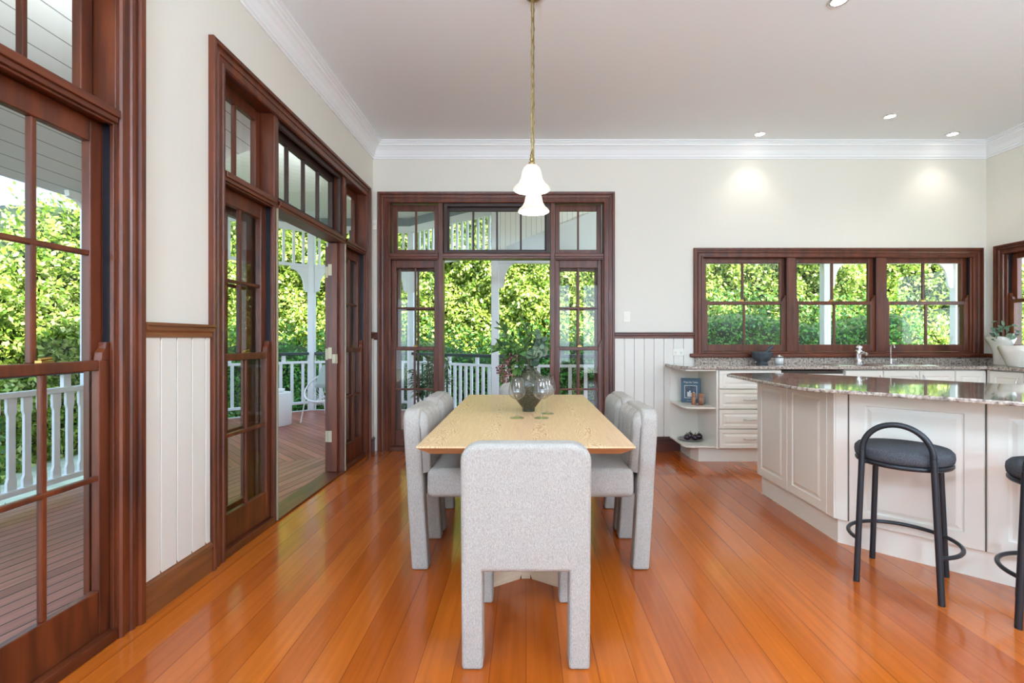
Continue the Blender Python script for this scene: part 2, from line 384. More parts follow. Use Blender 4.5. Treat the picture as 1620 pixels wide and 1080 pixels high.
# cornice: stepped cove running round the room
prof = [(0, ZC-.165), (.012, ZC-.165), (.012, ZC-.15), (.022, ZC-.145), (.022, ZC-.13), (.03, ZC-.118), (.045, ZC-.085), (.07, ZC-.055), (.088, ZC-.045), (.088, ZC-.03), (.105, ZC-.026), (.105, ZC-.016), (.125, ZC-.012), (.125, ZC)]
MB().sweep(lambda d, z: [(XL+d, YF, z), (XL+d, YB-d, z), (XR-d, YB-d, z), (XR-d, YF, z)], prof).build('trim_1', 'cornice', kind='structure')

# wainscot boards
def wains(name, axis, a0, a1, pos, inward, z0=.15, z1=1.22, pitch=.1):
    mb = MB(); a = a0
    while a < a1-1e-4:
        b = min(a+pitch, a1)
        p = sorted((pos-inward*.001, pos+inward*.013)); g = .0022
        if axis == 'x': mb.box(a+g, b-g, p[0], p[1], z0, z1)
        else: mb.box(p[0], p[1], a+g, b-g, z0, z1)
        a = b
    return mb.build(name, 'vj', bevel=.002, seg=1, kind='structure')
wains('trim_2', 'y', 2.038+.002, YU1-.002, XL, 1)
wains('trim_3', 'y', YU1+UW, YB, XL, 1)
wains('trim_4', 'x', XU+UW, KW[0], YB, -1, pitch=.105)

def rail(name, axis, a0, a1, pos, inw, mat='timber_h'):
    pr = [(0, 1.185), (.008, 1.185), (.012, 1.2), (.022, 1.206), (.022, 1.226), (.032, 1.236), (.032, 1.25), (.04, 1.256), (.04, 1.268), (0, 1.268)]
    if axis == 'x': fn = lambda d, z: [(a0, pos+inw*d, z), (a1, pos+inw*d, z)]
    else: fn = lambda d, z: [(pos+inw*d, a0, z), (pos+inw*d, a1, z)]
    return MB().sweep(fn, pr).build(name, mat, kind='structure')
M['timber_y'] = grain('red_timber_depthwise', srgb(68, 30, 15), srgb(112, 53, 26), .38, (22, 2.2, 22), coat=.08)
rail('trim_5', 'y', 2.038, YU1, XL, 1, 'basetimber')
rail('trim_6', 'y', YU1+UW, YB, XL, 1, 'timber_y')
rail('trim_7', 'x', XL, XU, YB, -1)
rail('trim_8', 'x', XU+UW, KW[0], YB, -1)
rail('trim_9', 'y', YF, YU0, XL, 1, 'timber_y')

def base(name, axis, a0, a1, pos, inw, mat):
    pr = [(0, 0), (.02, 0), (.02, .118), (.016, .124), (.026, .128), (.024, .142), (.014, .15), (.012, .162), (.009, .168), (0, .168)]
    if axis == 'x': fn = lambda d, z: [(a0, pos+inw*d, z), (a1, pos+inw*d, z)]
    else: fn = lambda d, z: [(pos+inw*d, a0, z), (pos+inw*d, a1, z)]
    return MB().sweep(fn, pr).build(name, mat, kind='structure')
base('baseboard_left', 'y', 2.038, YU1, XL, 1, 'basetimber')
base('baseboard_left_corner', 'y', YU1+UW, YB, XL, 1, 'darktimber')
base('baseboard_back', 'x', XU+UW, 1.645, YB, -1, 'darktimber')
base('baseboard_front', 'x', XL, XR, YF, 1, 'darktimber')
base('baseboard_right', 'y', YF, 3.2, XR, -1, 'darktimber')

CAS = [(0, 0), (0, .012), (.006, .02), (.018, .02), (.022, .013), (.05, .013), (.054, .02), (.066, .023), (.07, .017), (.086, .017), (.09, .03), (.11, .032), (.115, .027), (.115, 0)]

# ------------------------------------------------------------------ joinery
def grid_sash(root, name, u0, u1, z0, z1, v0, v1, st, top, bot, cols, rows, mat='timber', mw=.02, label=None):
    """one glazed frame with muntins; rows = list of z heights of muntins; pane as a sub-part"""
    mb = MB(); e = .0006
    mb.box(u0, u0+st, v0, v1, z0, z1); mb.box(u1-st, u1, v0, v1, z0, z1)
    mb.box(u0+st, u1-st, v0+e, v1-e, z1-top, z1); mb.box(u0+st, u1-st, v0+e, v1-e, z0, z0+bot)
    gu0, gu1, gz0, gz1 = u0+st, u1-st, z0+bot, z1-top; vm = (v0+v1)/2
    for i in range(1, cols):
        u = gu0+(gu1-gu0)*i/cols; mb.box(u-mw/2, u+mw/2, v0+.006, v1-.006, gz0, gz1)
    for z in rows: mb.box(gu0, gu1, v0+.005, v1-.005, z-mw/2, z+mw/2)
    s = mb.build(name, mat, root, bevel=.004, label=label)
    MB().box(gu0-.003, gu1+.003, vm-.002, vm+.002, gz0-.003, gz1+.003).build('glass_pane', 'glass', s)
    return s

def casing3(root, W, Ht, cw=CW):
    k = cw/.115
    fn = lambda d, t: [(cw-d*k, -t, 0), (cw-d*k, -t, Ht-cw+d*k), (W-cw+d*k, -t, Ht-cw+d*k), (W-cw+d*k, -t, 0)]
    return MB().sweep(fn, CAS).build('casing', 'timber', root)

def brass_lock(root, u, v, z):
    mb = MB(); mb.box(u-.022, u+.022, v-.012, v+.012, z, z+.008); mb.tube([(u-.018, v, z+.012), (u+.02, v-.004, z+.016)], .006, 8)
    return mb.build('sash_lock', 'brass', root)

FD = .13
def door_unit(name, loc, rz, leaves=(True, True), cls='screen'):
    r = empty(name, loc, rz, kind='structure')
    W, Ht = UW, UH
    casing3(r, W, Ht)
    j0, m0, m1, m2, m3, j1 = .125, .644, .693, 1.841, 1.889, W-.118
    zt0, zt1, zh = 2.054, 2.111, 2.662
    fr = MB(); fr.box(.062, j0, 0, FD, 0, Ht-.062); fr.box(j1, W-.062, 0, FD, 0, Ht-.062); fr.box(j0, j1, 0, FD, zh, Ht-.062)
    fr.build('frame', 'timber', r, bevel=.003)
    for a, b in ((m0, m1), (m2, m3)): box('mullion', (a, b, -.004, FD, 0, zh), 'timber', r, .004)
    tb = MB(); tb.box(j0, m0, -.012, FD, zt0, zt1); tb.box(m1, m2, -.012, FD, zt0, zt1); tb.box(m3, j1, -.012, FD, zt0, zt1)
    tb.box(j0, m0, -.022, 0, zt0+.02, zt1-.006); tb.box(m1, m2, -.022, 0, zt0+.02, zt1-.006); tb.box(m3, j1, -.022, 0, zt0+.02, zt1-.006)
    tb.build('transom_bar', 'timber_h', r, bevel=.003)
    sl = MB(); sl.box(j0, m0, -.01, TH, 0, .045); sl.box(m3, j1, -.01, TH, 0, .045); sl.box(m1, m2, -.01, TH, 0, .014)
    sl.build('sill', 'timber_h', r, bevel=.004)
    for a, b in ((j0, m0), (m3, j1)):
        bd = MB()
        bd.box(a, a+.01, 0, .016, .045, zt0); bd.box(b-.01, b, 0, .016, .045, zt0); bd.box(a+.01, b-.01, 0, .016, zt0-.01, zt0)
        bd.box(a, a+.012, .094, .115, .045, zt0); bd.box(b-.012, b, .094, .115, .045, zt0)
        bd.build('stop_bead', 'timber', r, bevel=.002)
        tk = MB(); tk.box(a, a+.003, .018, .05, 1.12, zt0); tk.box(b-.003, b, .018, .05, 1.12, zt0); tk.build('sash_channel', 'track', r)
        grid_sash(r, 'upper_sash', a+.003, b-.003, 1.075, zt0-.002, .054, .09, .05, .09, .036, 2, [1.53])
        lo = grid_sash(r, 'lower_sash', a+.004, b-.004, .047, 1.113, .018, .05, .05, .04, .175, 2, [.655])
        h = MB()
        for u, sgn in ((a+.004, 1), (b-.004, -1)):
            P = [(0, 0), (.04, 0), (.036, .03), (.022, .045), (.018, .07), (0, .07)]
            h.add([(u+sgn*x, .018, 1.113+z) for x, z in P]+[(u+sgn*x, .05, 1.113+z) for x, z in P],
                  [tuple(range(6)), tuple(range(6, 12))[::-1]]+[(i, (i+1) % 6, 6+(i+1) % 6, 6+i) for i in range(6)])
        h.build('sash_horn', 'timber', lo)
        brass_lock(lo, (a+b)/2+.01, .034, 1.113)
        grid_sash(r, 'transom_sash', a+.008, b-.008, zt1+.002, zh-.008, .085, .122, .05, .068, .052, 2, [])
    grid_sash(r, 'transom_sash', m1+.006, m2-.006, zt1+.004, zh-.008, .08, .12, .05, .07, .05, 4, [], mat=cls, label='dark screened fixed light above the opening')
    mb = MB(); mb.box(m1+.006, m1+.045, .015, .04, zt1+.004, zh-.008); mb.box(m2-.045, m2-.006, .015, .04, zt1+.004, zh-.008)
    mb.box(m1+.045, m2-.045, .015, .04, zh-.045, zh-.008); mb.box(m1+.045, m2-.045, .015, .04, zt1+.004, zt1+.03); mb.build('screen_frame', cls, r, bevel=.004)
    return r

def leaf_door(name, loc, rz, hinge_left=True):
    """glazed french leaf in its own frame: width .57, local u along, v thickness"""
    r = empty(name, loc, rz, kind='structure')
    lw = .57
    s = grid_sash(r, 'door_panel', 0, lw, .015, 2.04, 0, .04, .095, .09, .2, 2, [.655, 1.09, 1.53])
    for z in (.28, 1.02, 1.76):
        mb = MB(); mb.box(-.0025, 0, .006, .036, z, z+.1)
        for q in (.02, .05, .08):
            mb.box(-.0035, -.0025, .018, .026, z+q-.004, z+q+.004)
        mb.tube([(-.004, -.001, z), (-.004, -.001, z+.1)], .004, 8); mb.build('hinge', 'hinge', s)
    return r

door_unit('window_1', (XL, YU1, 0), PI/2)
door_unit('window_2', (XL, YU0, 0), PI/2)
door_unit('window_3', (XU, YB, 0), 0)
# folded-back french leaves standing outside, hinged on the mullions
leaf_door('door_1', (XL-.136, YU1+1.862, -.012), PI/2)
leaf_door('door_2', (XL-.136, YU1+.10, -.012), PI/2)
leaf_door('door_3', (XU+.11, YB+.136, -.012), 0)
leaf_door('door_4', (XU+1.86, YB+.136, -.012), 0)
# hinged edge board beside the far mullion and its pull
r = empty('door_5', (XL, YU1+1.80, 0), PI/2, kind='structure')
box('door_frame_edge', (0, .04, .045, .126, .016, 2.05), 'timber', r, .004)
for z in (.28, 1.02, 1.76): 
    mb = MB(); mb.box(-.002, 0, .09, .122, z, z+.1)
    for q in (.02, .05, .08): mb.box(-.003, -.002, .102, .11, z+q-.004, z+q+.004)
    mb.build('hinge', 'hinge', r)
MB().box(-.004, .0, .04, .085, .98, 1.06).box(-.016, -.004, .05, .058, .985, 1.055).box(-.016, -.004, .05, .075, .985, .99).build('door_pull', 'hinge', r)
r = empty('trim_10', (XL, YU1, 0), PI/2, kind='structure')
box('screen_track', (1.855, 1.865, -.012, -.004, .01, 2.05), 'hinge', r)
box('screen_track', (.670, .680, -.012, -.004, .01, 2.05), 'hinge', r)

def casing4(root, W, z0, z1, cw=.1):
    k = cw/.115
    fn = lambda d, t: [(cw-d*k, -t, z0), (cw-d*k, -t, z1-cw+d*k), (W-cw+d*k, -t, z1-cw+d*k), (W-cw+d*k, -t, z0)]
    return MB().sweep(fn, CAS).build('casing', 'timber', root)

def kitchen_window(name, loc, rz, W, lights):
    r = empty(name, loc, rz, kind='structure')
    casing4(r, W, 1.04, 2.165)
    fr = MB(); a, b = lights[0][0], lights[-1][1]
    fr.box(.062, a, 0, TH+.01, 1.042, 2.108); fr.box(b, W-.062, 0, TH+.01, 1.042, 2.108); fr.box(a, b, 0, TH+.01, 2.075, 2.108); fr.box(a, b, 0, TH+.01, 1.042, 1.062)
    fr.build('frame', 'timber', r, bevel=.003)
    for i in range(len(lights)-1): box('mullion', (lights[i][1], lights[i+1][0], -.004, TH+.01, 1.06, 2.078), 'timber', r, .004)
    for a, b in lights:
        bd = MB(); bd.box(a, a+.01, 0, .016, 1.062, 2.075); bd.box(b-.01, b, 0, .016, 1.062, 2.075); bd.box(a+.01, b-.01, 0, .016, 2.065, 2.075)
        bd.build('stop_bead', 'timber', r, bevel=.002)
        tk = MB(); tk.box(a, a+.003, .018, .05, 1.6, 2.075); tk.box(b-.003, b, .018, .05, 1.6, 2.075); tk.build('sash_channel', 'track', r)
        grid_sash(r, 'upper_sash', a+.003, b-.003, 1.565, 2.073, .054, .09, .055, .06, .034, 2, [], mw=.024)
        lo = grid_sash(r, 'lower_sash', a+.004, b-.004, 1.064, 1.6, .018, .05, .055, .036, .072, 2, [], mw=.024)
        h = MB()
        for u, sgn in ((a+.004, 1), (b-.004, -1)):
            P = [(0, 0), (.045, 0), (.04, .025), (.024, .04), (.018, .065), (0, .065)]
            h.add([(u+sgn*x, .018, 1.6+z) for x, z in P]+[(u+sgn*x, .05, 1.6+z) for x, z in P],
                  [tuple(range(6)), tuple(range(6, 12))[::-1]]+[(i, (i+1) % 6, 6+(i+1) % 6, 6+i) for i in range(6)])
        h.build('sash_horn', 'timber', lo)
        brass_lock(lo, (a+b)/2-.03, .034, 1.6)
    return r
kx = KW[0]
kitchen_window('window_4', (kx, YB, 0), 0, KW[1]-KW[0], [(1.89-kx, 2.80-kx), (2.87-kx, 3.757-kx), (3.842-kx, 4.76-kx)])
kitchen_window('window_5', (XR, RW1, 0), -PI/2, RW1-RW0, [(.11, RW1-RW0-.11)])
box('trim_11', (1.743, XR, YB-.06, YB+.01, 1.0, 1.042), 'timber_h', bevel=.012, kind='structure')
box('trim_12', (XR-.06, XR+.01, RW0-.05, YB-.06, 1.0, 1.042), 'timber_y', bevel=.012, kind='structure')

# made-up rear windows, unseen behind the camera, letting in sky light as fill
r = empty('rear_fill_window', (0, 0, 0), kind='structure')
for x0, x1 in ((-1.4, 1.4), (1.7, 4.6)):
    mb = MB(); 
    for x in (x0, (x0+x1)/2-.03, x1-.06): mb.box(x, x+.06, YF-.1, YF-.04, .05, 2.9)
    mb.box(x0+.06, x1-.06, YF-.1, YF-.04, .05, .15); mb.box(x0+.06, x1-.06, YF-.1, YF-.04, 2.84, 2.9); mb.build('sash', 'timber', r)

# ------------------------------------------------------------------ dining table
tb = empty('dining_table', (0, 2.0, 0), label='rectangular pale oak dining table with undercut edge and crossed panel base', cat='table')
hw, L = .4555, 1.86
mb = MB(); mb.prism([(-hw, 0), (hw, 0), (hw, L), (-hw, L)], .742, .75)
mb.build('tabletop', 'oak', tb)
q = .05
P0 = [(-hw, 0), (hw, 0), (hw, L), (-hw, L)]; P1 = [(-hw+q, q), (hw-q, q), (hw-q, L-q), (-hw+q, L-q)]
MB().add([(x, y, .742) for x, y in P0]+[(x, y, .708) for x, y in P1], [(0, 1, 5, 4), (1, 2, 6, 5), (2, 3, 7, 6), (3, 0, 4, 7), (7, 6, 5, 4), (0, 3, 2, 1)])
m2 = MB(); m2.add([(x, y, .7415) for x, y in P0]+[(x, y, .708) for x, y in P1], [(0, 1, 5, 4), (1, 2, 6, 5), (2, 3, 7, 6), (3, 0, 4, 7), (7, 6, 5, 4), (0, 3, 2, 1)])
m2.build('bevelled_edge', 'oakedge', tb)
def panel_hole(a, b, th, z0, z1, hm0, hm1, hz0, hz1, rad):
    """upright panel from plan point a to b with one rounded opening"""
    a, b = Vector(a), Vector(b); d = b-a; Ln = d.length; d.normalize(); n = Vector((-d.y, d.x)); K = 40
    cx, cz = (hm0+Ln-hm1)/2, (hz0+hz1)/2; out = []; inn = []
    for i in range(K):
        t = 2*PI*(i+.5)/K; c, s = math.cos(t), math.sin(t)
        def hit(hx, hz, p=1):
            if p == 1:
                k = min(hx/max(abs(c), 1e-6), hz/max(abs(s), 1e-6)); return (c*k, s*k)
            e = 4; k = (abs(c/hx)**e+abs(s/hz)**e)**(-1/e); return (c*k, s*k)
        ox, oz = hit(1, 1); wid = (Ln-cx) if ox > 0 else cx; hei = (z1-cz) if oz > 0 else cz-z0
        out.append((cx+ox*wid, cz+oz*hei)); ix, iz = hit((Ln-hm0-hm1)/2, (hz1-hz0)/2, 2); inn.append((cx+ix, cz+iz))
    vs = []
    for off in (-th/2, th/2):
        for ring in (out, inn):
            for x, z in ring: p = a+d*x+n*off; vs.append((p.x, p.y, z))
    f = []
    for i in range(K):
        j = (i+1) % K
        f += [(i, j, K+j, K+i), (2*K+i, 3*K+i, 3*K+j, 2*K+j), (i, 2*K+i, 2*K+j, j), (K+i, K+j, 3*K+j, 3*K+i)]
    m = MB(); m.add(vs, f); return m
for s in (-1, 1):
    panel_hole((s*.288, .26), (s*.022, .43), .04, 0, .708, .06, .05, .075, .62, .1).build('base_panel', 'oakpale', tb)
    panel_hole((s*.288, L-.26), (s*.022, L-.43), .04, 0, .708, .06, .05, .075, .62, .1).build('base_panel', 'oakpale', tb)
box('base_spine', (-.02, .02, .43, L-.43, 0, .11), 'oakpale', tb, .004)
box('base_post', (-.022, .022, .405, .452, 0, .708), 'oakpale', tb); box('base_post', (-.022, .022, L-.452, L-.405, 0, .708), 'oakpale', tb)

# ------------------------------------------------------------------ dining chairs (local: rear face at y=0, faces +y)
def shear(mb, k=.062):
    mb.v = [(x, y-k*z, z) for x, y, z in mb.v]; return mb
def make_chair(label):
    r = empty('dining_chair', (0, 0, 0), label=label, cat='chair', group='cream upholstered dining chairs around the table')
    w = .2325; T = .088; z0, z1 = .36, .828; R = .075
    pts = [(-w, z0), (w, z0)]
    for i in range(9): a = PI/2*i/8; pts.append((w-R+R*math.cos(a), z1-R*.85+R*.85*math.sin(a)))
    for i in range(9): a = PI/2+PI/2*i/8; pts.append((-w+R+R*math.cos(a), z1-R*.85+R*.85*math.sin(a)))
    n = len(pts); mb = MB()
    mb.add([(x, 0, z) for x, z in pts]+[(x, T, z) for x, z in pts], [tuple(range(n)), tuple(range(n, 2*n))[::-1]]+[(i, (i+1) % n, n+(i+1) % n, n+i) for i in range(n)])
    shear(mb).build('backrest', 'fabric', r, bevel=.022, seg=4)
    # channelled inner face of the back
    g = MB(); nx, nz = 49, 22; ww = w-.012; vs = []
    for k in range(nz+1):
        tz = k/nz; 
        for i in range(nx):
            x = -ww+2*ww*i/(nx-1); u = (i/(nx-1)*4) % 1.0
            ch = abs(math.sin(PI*i/(nx-1)*4))**.55
            edge = min(1, (ww-abs(x))/.03); edge = math.sin(edge*PI/2)
            ztop = z1-.006-(max(0, abs(x)-(w-R))**2)/R*.9
            z = .50+(ztop-.50)*math.sin(tz*PI/2)**.9 if False else .50+(ztop-.50)*tz
            tf = math.sqrt(max(0, 1-max(0, (tz-.82)/.18)**2))
            y = T-.028+(.030+.026*ch*edge)*tf+.01*edge*tf
            vs.append((x, y, z))
    g.add(vs, [(k*nx+i, k*nx+i+1, (k+1)*nx+i+1, (k+1)*nx+i) for k in range(nz) for i in range(nx-1)], True)
    nb = len(vs); row = lambda k: [k*nx+i for i in range(nx)]
    shear(g).build('channelled_padding', 'fabric', r)
    s = MB(); s.box(-w+.004, w-.004, .075, .53, .368, .53); s.v = [(x, y, z+(-.012 if y < .1 and z > .5 else 0)) for x, y, z in s.v]
    s.build('seat', 'fabric', r, bevel=.035, seg=5)
    for sx in (-1, 1):
        a, b = sorted((sx*(w-.0008), sx*(w-.077)))
        m = MB().box(a, b, .0008, T-.0008, 0, .40); shear(m).build('leg', 'fabric', r, bevel=.012, seg=3)
        a, b = sorted((sx*(w-.008), sx*(w-.083)))
        MB().box(a, b, .44, .522, 0, .39).build('leg', 'fabric', r, bevel=.012, seg=3)
    return r
ch = make_chair('cream fabric dining chair nearest the camera at the head of the table')
ch.location = (.0, 1.736, 0)
for (x, y, a, lab) in ((-.592, 2.49+.2325, -PI/2, 'cream fabric dining chair on the left side of the table, nearer one'),
                       (-.592, 3.0+.2325, -PI/2, 'cream fabric dining chair on the left side of the table, farther one'),
                       (.640, 2.49+.2325, PI/2, 'cream fabric dining chair on the right side of the table, nearer one'),
                       (.640, 3.0+.2325, PI/2, 'cream fabric dining chair on the right side of the table, farther one'),
                       (.005, 4.07, PI, 'cream fabric dining chair at the far end of the table behind the vase')):
    c = copy_tree(ch); c.location = (x, y, 0); c.rotation_euler = (0, 0, a); c['label'] = lab

# ------------------------------------------------------------------ vase and branches, wine glasses
vz = .75; vc = (.017, 2.98)
v = MB(); pr = [(.0005, .0), (.038, .0), (.039, .004), (.0385, .022), (.046, .03), (.0686, .058), (.092, .09), (.107, .13), (.112, .157), (.11, .177), (.094, .206), (.066, .24), (.042, .262), (.033, .27), (.034, .279), (.027, .279), (.026, .266), (.05, .24), (.0005, .2)]
v.lathe(pr, (0, 0, 0), 40).build('vase', 'vase').location = (*vc, vz)
tag(bpy.data.objects['vase'], 'dark green speckled ceramic vase bellied above a narrow foot on the oak table', 'vase')

def leaf_geom(mb, base, d, up, ln, wd, n=4, droop=.15):
    """pointed leaf folded on its midrib"""
    base = Vector(base); d = Vector(d).normalized(); up = Vector(up); side = d.cross(up)
    if side.length < 1e-3: side = d.orthogonal()
    side.normalize(); nn = side.cross(d).normalized(); L_ = []; 
    vs = []; fs = []
    for i in range(n+1):
        t = i/n; w = wd*math.sin(PI*min(1, t**.8*.98+.02))*.5
        c = base+d*ln*t-Vector((0, 0, droop*ln*t*t))
        vs += [c-side*w+nn*w*.35, c, c+side*w+nn*w*.35]
    for i in range(n):
        o = i*3; fs += [(o, o+1, o+4, o+3), (o+1, o+2, o+5, o+4)]
    mb.add(vs, fs, True)
def round_leaf(mb, c, nrm, r):
    c = Vector(c); nrm = Vector(nrm).normalized(); a = nrm.orthogonal().normalized(); b = nrm.cross(a); K = 10
    vs = [c]+[c+(a*math.cos(2*PI*i/K)+b*math.sin(2*PI*i/K)*.88)*r+nrm*r*.12 for i in range(K)]
    mb.add(vs, [(0, 1+i, 1+(i+1) % K) for i in range(K)], True)
rnd = random.Random(3)
def rv(s=1): return Vector((rnd.uniform(-s, s), rnd.uniform(-s, s), rnd.uniform(-s, s)))
neck = Vector((vc[0], vc[1], vz+.272))
def branch(name, label, tips, style, leafmat_, per=9, ln=.06, wd=.022):
    r = empty(name, (vc[0], vc[1], vz+.272), label=label, cat='foliage')
    st = MB(); lf = MB()
    for tip in tips:
        t = Vector(tip)-neck; side = Vector((rnd.uniform(-.02, .02), rnd.uniform(-.02, .02), 0))
        start = Vector((rnd.uniform(-.012, .012), rnd.uniform(-.012, .012), -.06))
        P = []
        for i in range(9):
            k = i/8; p = start.lerp(t, k); p.z += .05*math.sin(PI*k)*(1 if t.z < .12 else .4); p += side*math.sin(PI*k); P.append(p)
        st.tube(P, [.0022]*9, 6)
        for i in range(per):
            k = .45+.55*(i+1)/per; idx = min(7, int(k*8)); p = P[idx].lerp(P[idx+1], k*8-idx)
            dr = (P[idx+1]-P[idx]).normalized()
            d = (dr*.5+rv(.9)+Vector((0, 0, .15))).normalized()
            if style == 'pointed': leaf_geom(lf, p, d, rv(1)+Vector((0, -.6, 1)), ln*rnd.uniform(.7, 1.2), wd*rnd.uniform(.8, 1.2))
            else: round_leaf(lf, p+d*ln*.5, rv(.6)+Vector((0, -1, .5)), wd*rnd.uniform(.8, 1.25))
    st.build('stem', 'stem', r); lf.build('leaves', leafmat_, r); return r
T = lambda px, py, dy=0: W3(px, py, 2.98+dy)
branch('leafy_branch', 'dark green pointed-leaf sprigs rising on the left of the speckled vase', [T(793, 516, -.02), T(788, 540, .03), T(784, 552, -.05), T(806, 530, .05), T(800, 560, -.04), T(812, 548, -.06), T(806, 575, .0), T(819, 585, -.05)], 'pointed', 'leafdark', 11, .07, .028)
branch('leafy_branch', 'bright green upright pointed sprigs at the middle top of the vase', [T(831, 514, 0), T(822, 528, .04), T(838, 524, -.04), T(828, 540, -.06), T(845, 536, .05)], 'pointed', 'leafdark', 11, .066, .026)
branch('eucalyptus_branch', 'grey green round-leaf eucalyptus sprigs leaning right out of the vase', [T(852, 528, 0), T(860, 536, .04), T(858, 550, -.05), T(846, 548, .02), T(850, 562, -.04), T(840, 560, -.06), T(862, 556, .0), T(848, 574, -.03)], 'round', 'leafeuc', 10, .03, .021)
# berry sprig
r = empty('berry_sprig', tuple(neck), label='maroon berry cluster drooping left over the side of the vase', cat='foliage')
st = MB(); be = MB()
for tip in (T(800, 572, -.04), T(792, 584, -.03), T(805, 590, -.06), T(798, 598, -.04), T(812, 566, -.05)):
    t = Vector(tip)-neck; P = []
    for i in range(8): k = i/7; p = Vector((0, 0, -.05)).lerp(t, k); p.z += .07*math.sin(PI*k); P.append(p)
    st.tube(P, .002, 6)
    for i in range(34):
        be.sphere(t+rv(.026), rnd.uniform(.004, .0068), 6)
st.build('stem', 'stem', r); be.build('berries', 'berry', r, kind='stuff')

def glass_at(x, y, label):
    mb = MB()
    pr = [(.0008, .004), (.041, .0), (.042, .0015), (.03, .004), (.012, .009), (.005, .018), (.0035, .035), (.0035, .09), (.006, .101), (.02, .108), (.038, .12), (.048, .138), (.049, .148), (.046, .17), (.039, .2), (.0335, .226),
          (.0325, .226), (.038, .2), (.045, .17), (.0478, .148), (.0468, .138), (.037, .1215), (.02, .1095), (.0005, .106)]
    o = mb.lathe(pr, (0, 0, 0), 40).build('wine_glass', 'wine'); o.location = (x, y, .75)
    return tag(o, label, 'glass', 'wine glasses beside the vase')
glass_at(-.05, 2.72, 'clear wine glass standing on the table in front of the vase, left one')
glass_at(.088, 2.72, 'clear wine glass standing on the table in front of the vase, right one')
glass_at(.128, 2.88, 'clear wine glass half hidden behind the right wine glass')

# ------------------------------------------------------------------ pendants
def pendant(x, y, label):
    r = empty('pendant_light', (x, y, 0), label=label, cat='light', group='opal bell pendants over the table')
    z = 1.965
    MB().lathe([(.0925, z), (.096, z+.004), (.09, z+.014), (.07, z+.032), (.056, z+.058), (.05, z+.09), (.042, z+.112), (.028, z+.126), (.014, z+.131),
                (.013, z+.127), (.026, z+.122), (.039, z+.108), (.047, z+.088), (.053, z+.056), (.067, z+.029), (.087, z+.011), (.0925, z)], n=40).build('lamp_shade', 'shade', r)
    MB().lathe([(0.0005, z+.13), (.018, z+.13), (.016, z+.142), (.007, z+.148), (.011, z+.157), (.011, z+.164), (.006, z+.17), (.009, z+.178), (.006, z+.186), (.004, z+.2), (.0005, z+.2)], n=20).build('brass_fitting', 'abrass', r)
    rod = MB().tube([(0, 0, z+.19), (0, 0, ZC-.02)], .0036, 10); P = []
    for i in range(160): k = i/159; a = k*60; P.append((.0048*math.cos(a), .0048*math.sin(a), z+.2+k*(ZC-.03-z-.2)))
    rod.tube(P, .0014, 5).build('rod', 'abrass', r)
    MB().lathe([(.0005, ZC), (.05, ZC), (.05, ZC-.012), (.02, ZC-.03), (.0005, ZC-.03)], n=24).build('ceiling_rose', 'abrass', r)
    MB().sphere((0, 0, z+.03), .03, 16, 1.15).build('bulb', 'bulb', r)
    return r
pendant(.03, 2.49, 'opal glass bell pendant on a brass rod over the table, nearer and higher in view')
pendant(.047, 2.92, 'opal glass bell pendant over the table, farther one hanging in front of the transom')

# ------------------------------------------------------------------ downlights
def light(name, typ, loc, energy, col=(1, .96, .9), rot=(0, 0, 0), **k):
    l = bpy.data.lights.new(name, typ); l.energy = energy; l.color = col
    for a, b in k.items(): setattr(l, a, b)
    o = bpy.data.objects.new(name, l); C.objects.link(o); o.location = loc; o.rotation_euler = rot; return o
proto = None
DL = [(2.38, 4.90, 'recessed downlight in the ceiling left of the kitchen window, close to the cornice'), (4.34, 4.90, 'recessed downlight close to the right corner of the ceiling'),
      (3.41, 4.51, 'recessed downlight between and in front of the two by the cornice'), (1.93, 2.97, 'recessed downlight at the top edge of the view')]
for i, (x, y, lab) in enumerate(DL):
    if proto is None:
        proto = empty('downlight', (x, y, ZC))
        MB().lathe([(.042, .0), (.042, -.006), (.058, -.006), (.062, 0), (.058, .0)], n=28).build('trim_ring', 'chrome', proto)
        MB().lathe([(.0005, -.002), (.042, -.002)], n=28).build('lens', 'downlight', proto)
        o = proto
    else: o = copy_tree(proto); o.location = (x, y, ZC)
    tag(o, lab, 'light', 'ceiling downlights')
    light('downlight_lamp', 'SPOT', (x, y, ZC-.02), 8, (1, .93, .84), spot_size=math.radians(105), spot_blend=.8, shadow_soft_size=.04).parent = None

# ------------------------------------------------------------------ wall fittings
r = empty('light_switch', (1.078, YB, 1.43), label='white light switch plate on the wall right of the garden doors', cat='switch')
box('plate', (-.038, .038, -.009, 0, -.057, .057), 'plastic', r, .003); box('rocker', (-.012, .012, -.014, -.009, -.02, .02), 'plastic', r, .002)
r = empty('power_outlet', (1.624, YB-.009, 1.056), label='white double power outlet on the wainscot below the chair rail', cat='outlet')
box('plate', (-.058, .058, -.009, 0, -.038, .038), 'plastic', r, .003)
for sx in (-.03, .03):
    box('switch', (sx-.007, sx+.007, -.013, -.009, .012, .026), 'plastic', r, .001)
    MB().box(sx-.008, sx-.005, -.0095, -.009, -.008, .002).box(sx+.005, sx+.008, -.0095, -.009, -.008, .002).box(sx-.0015, sx+.0015, -.0095, -.009, -.022, -.012).build('socket', 'track', r)
r = empty('wall_sensor', (-1.608, YB, 2.41), label='small white sensor fixed high in the left corner', cat='sensor')
box('case', (-.024, .024, -.03, 0, -.055, .055), 'plastic', r, .006); MB().sphere((0, -.028, .012), .017, 12).build('lens', 'whitec', r)

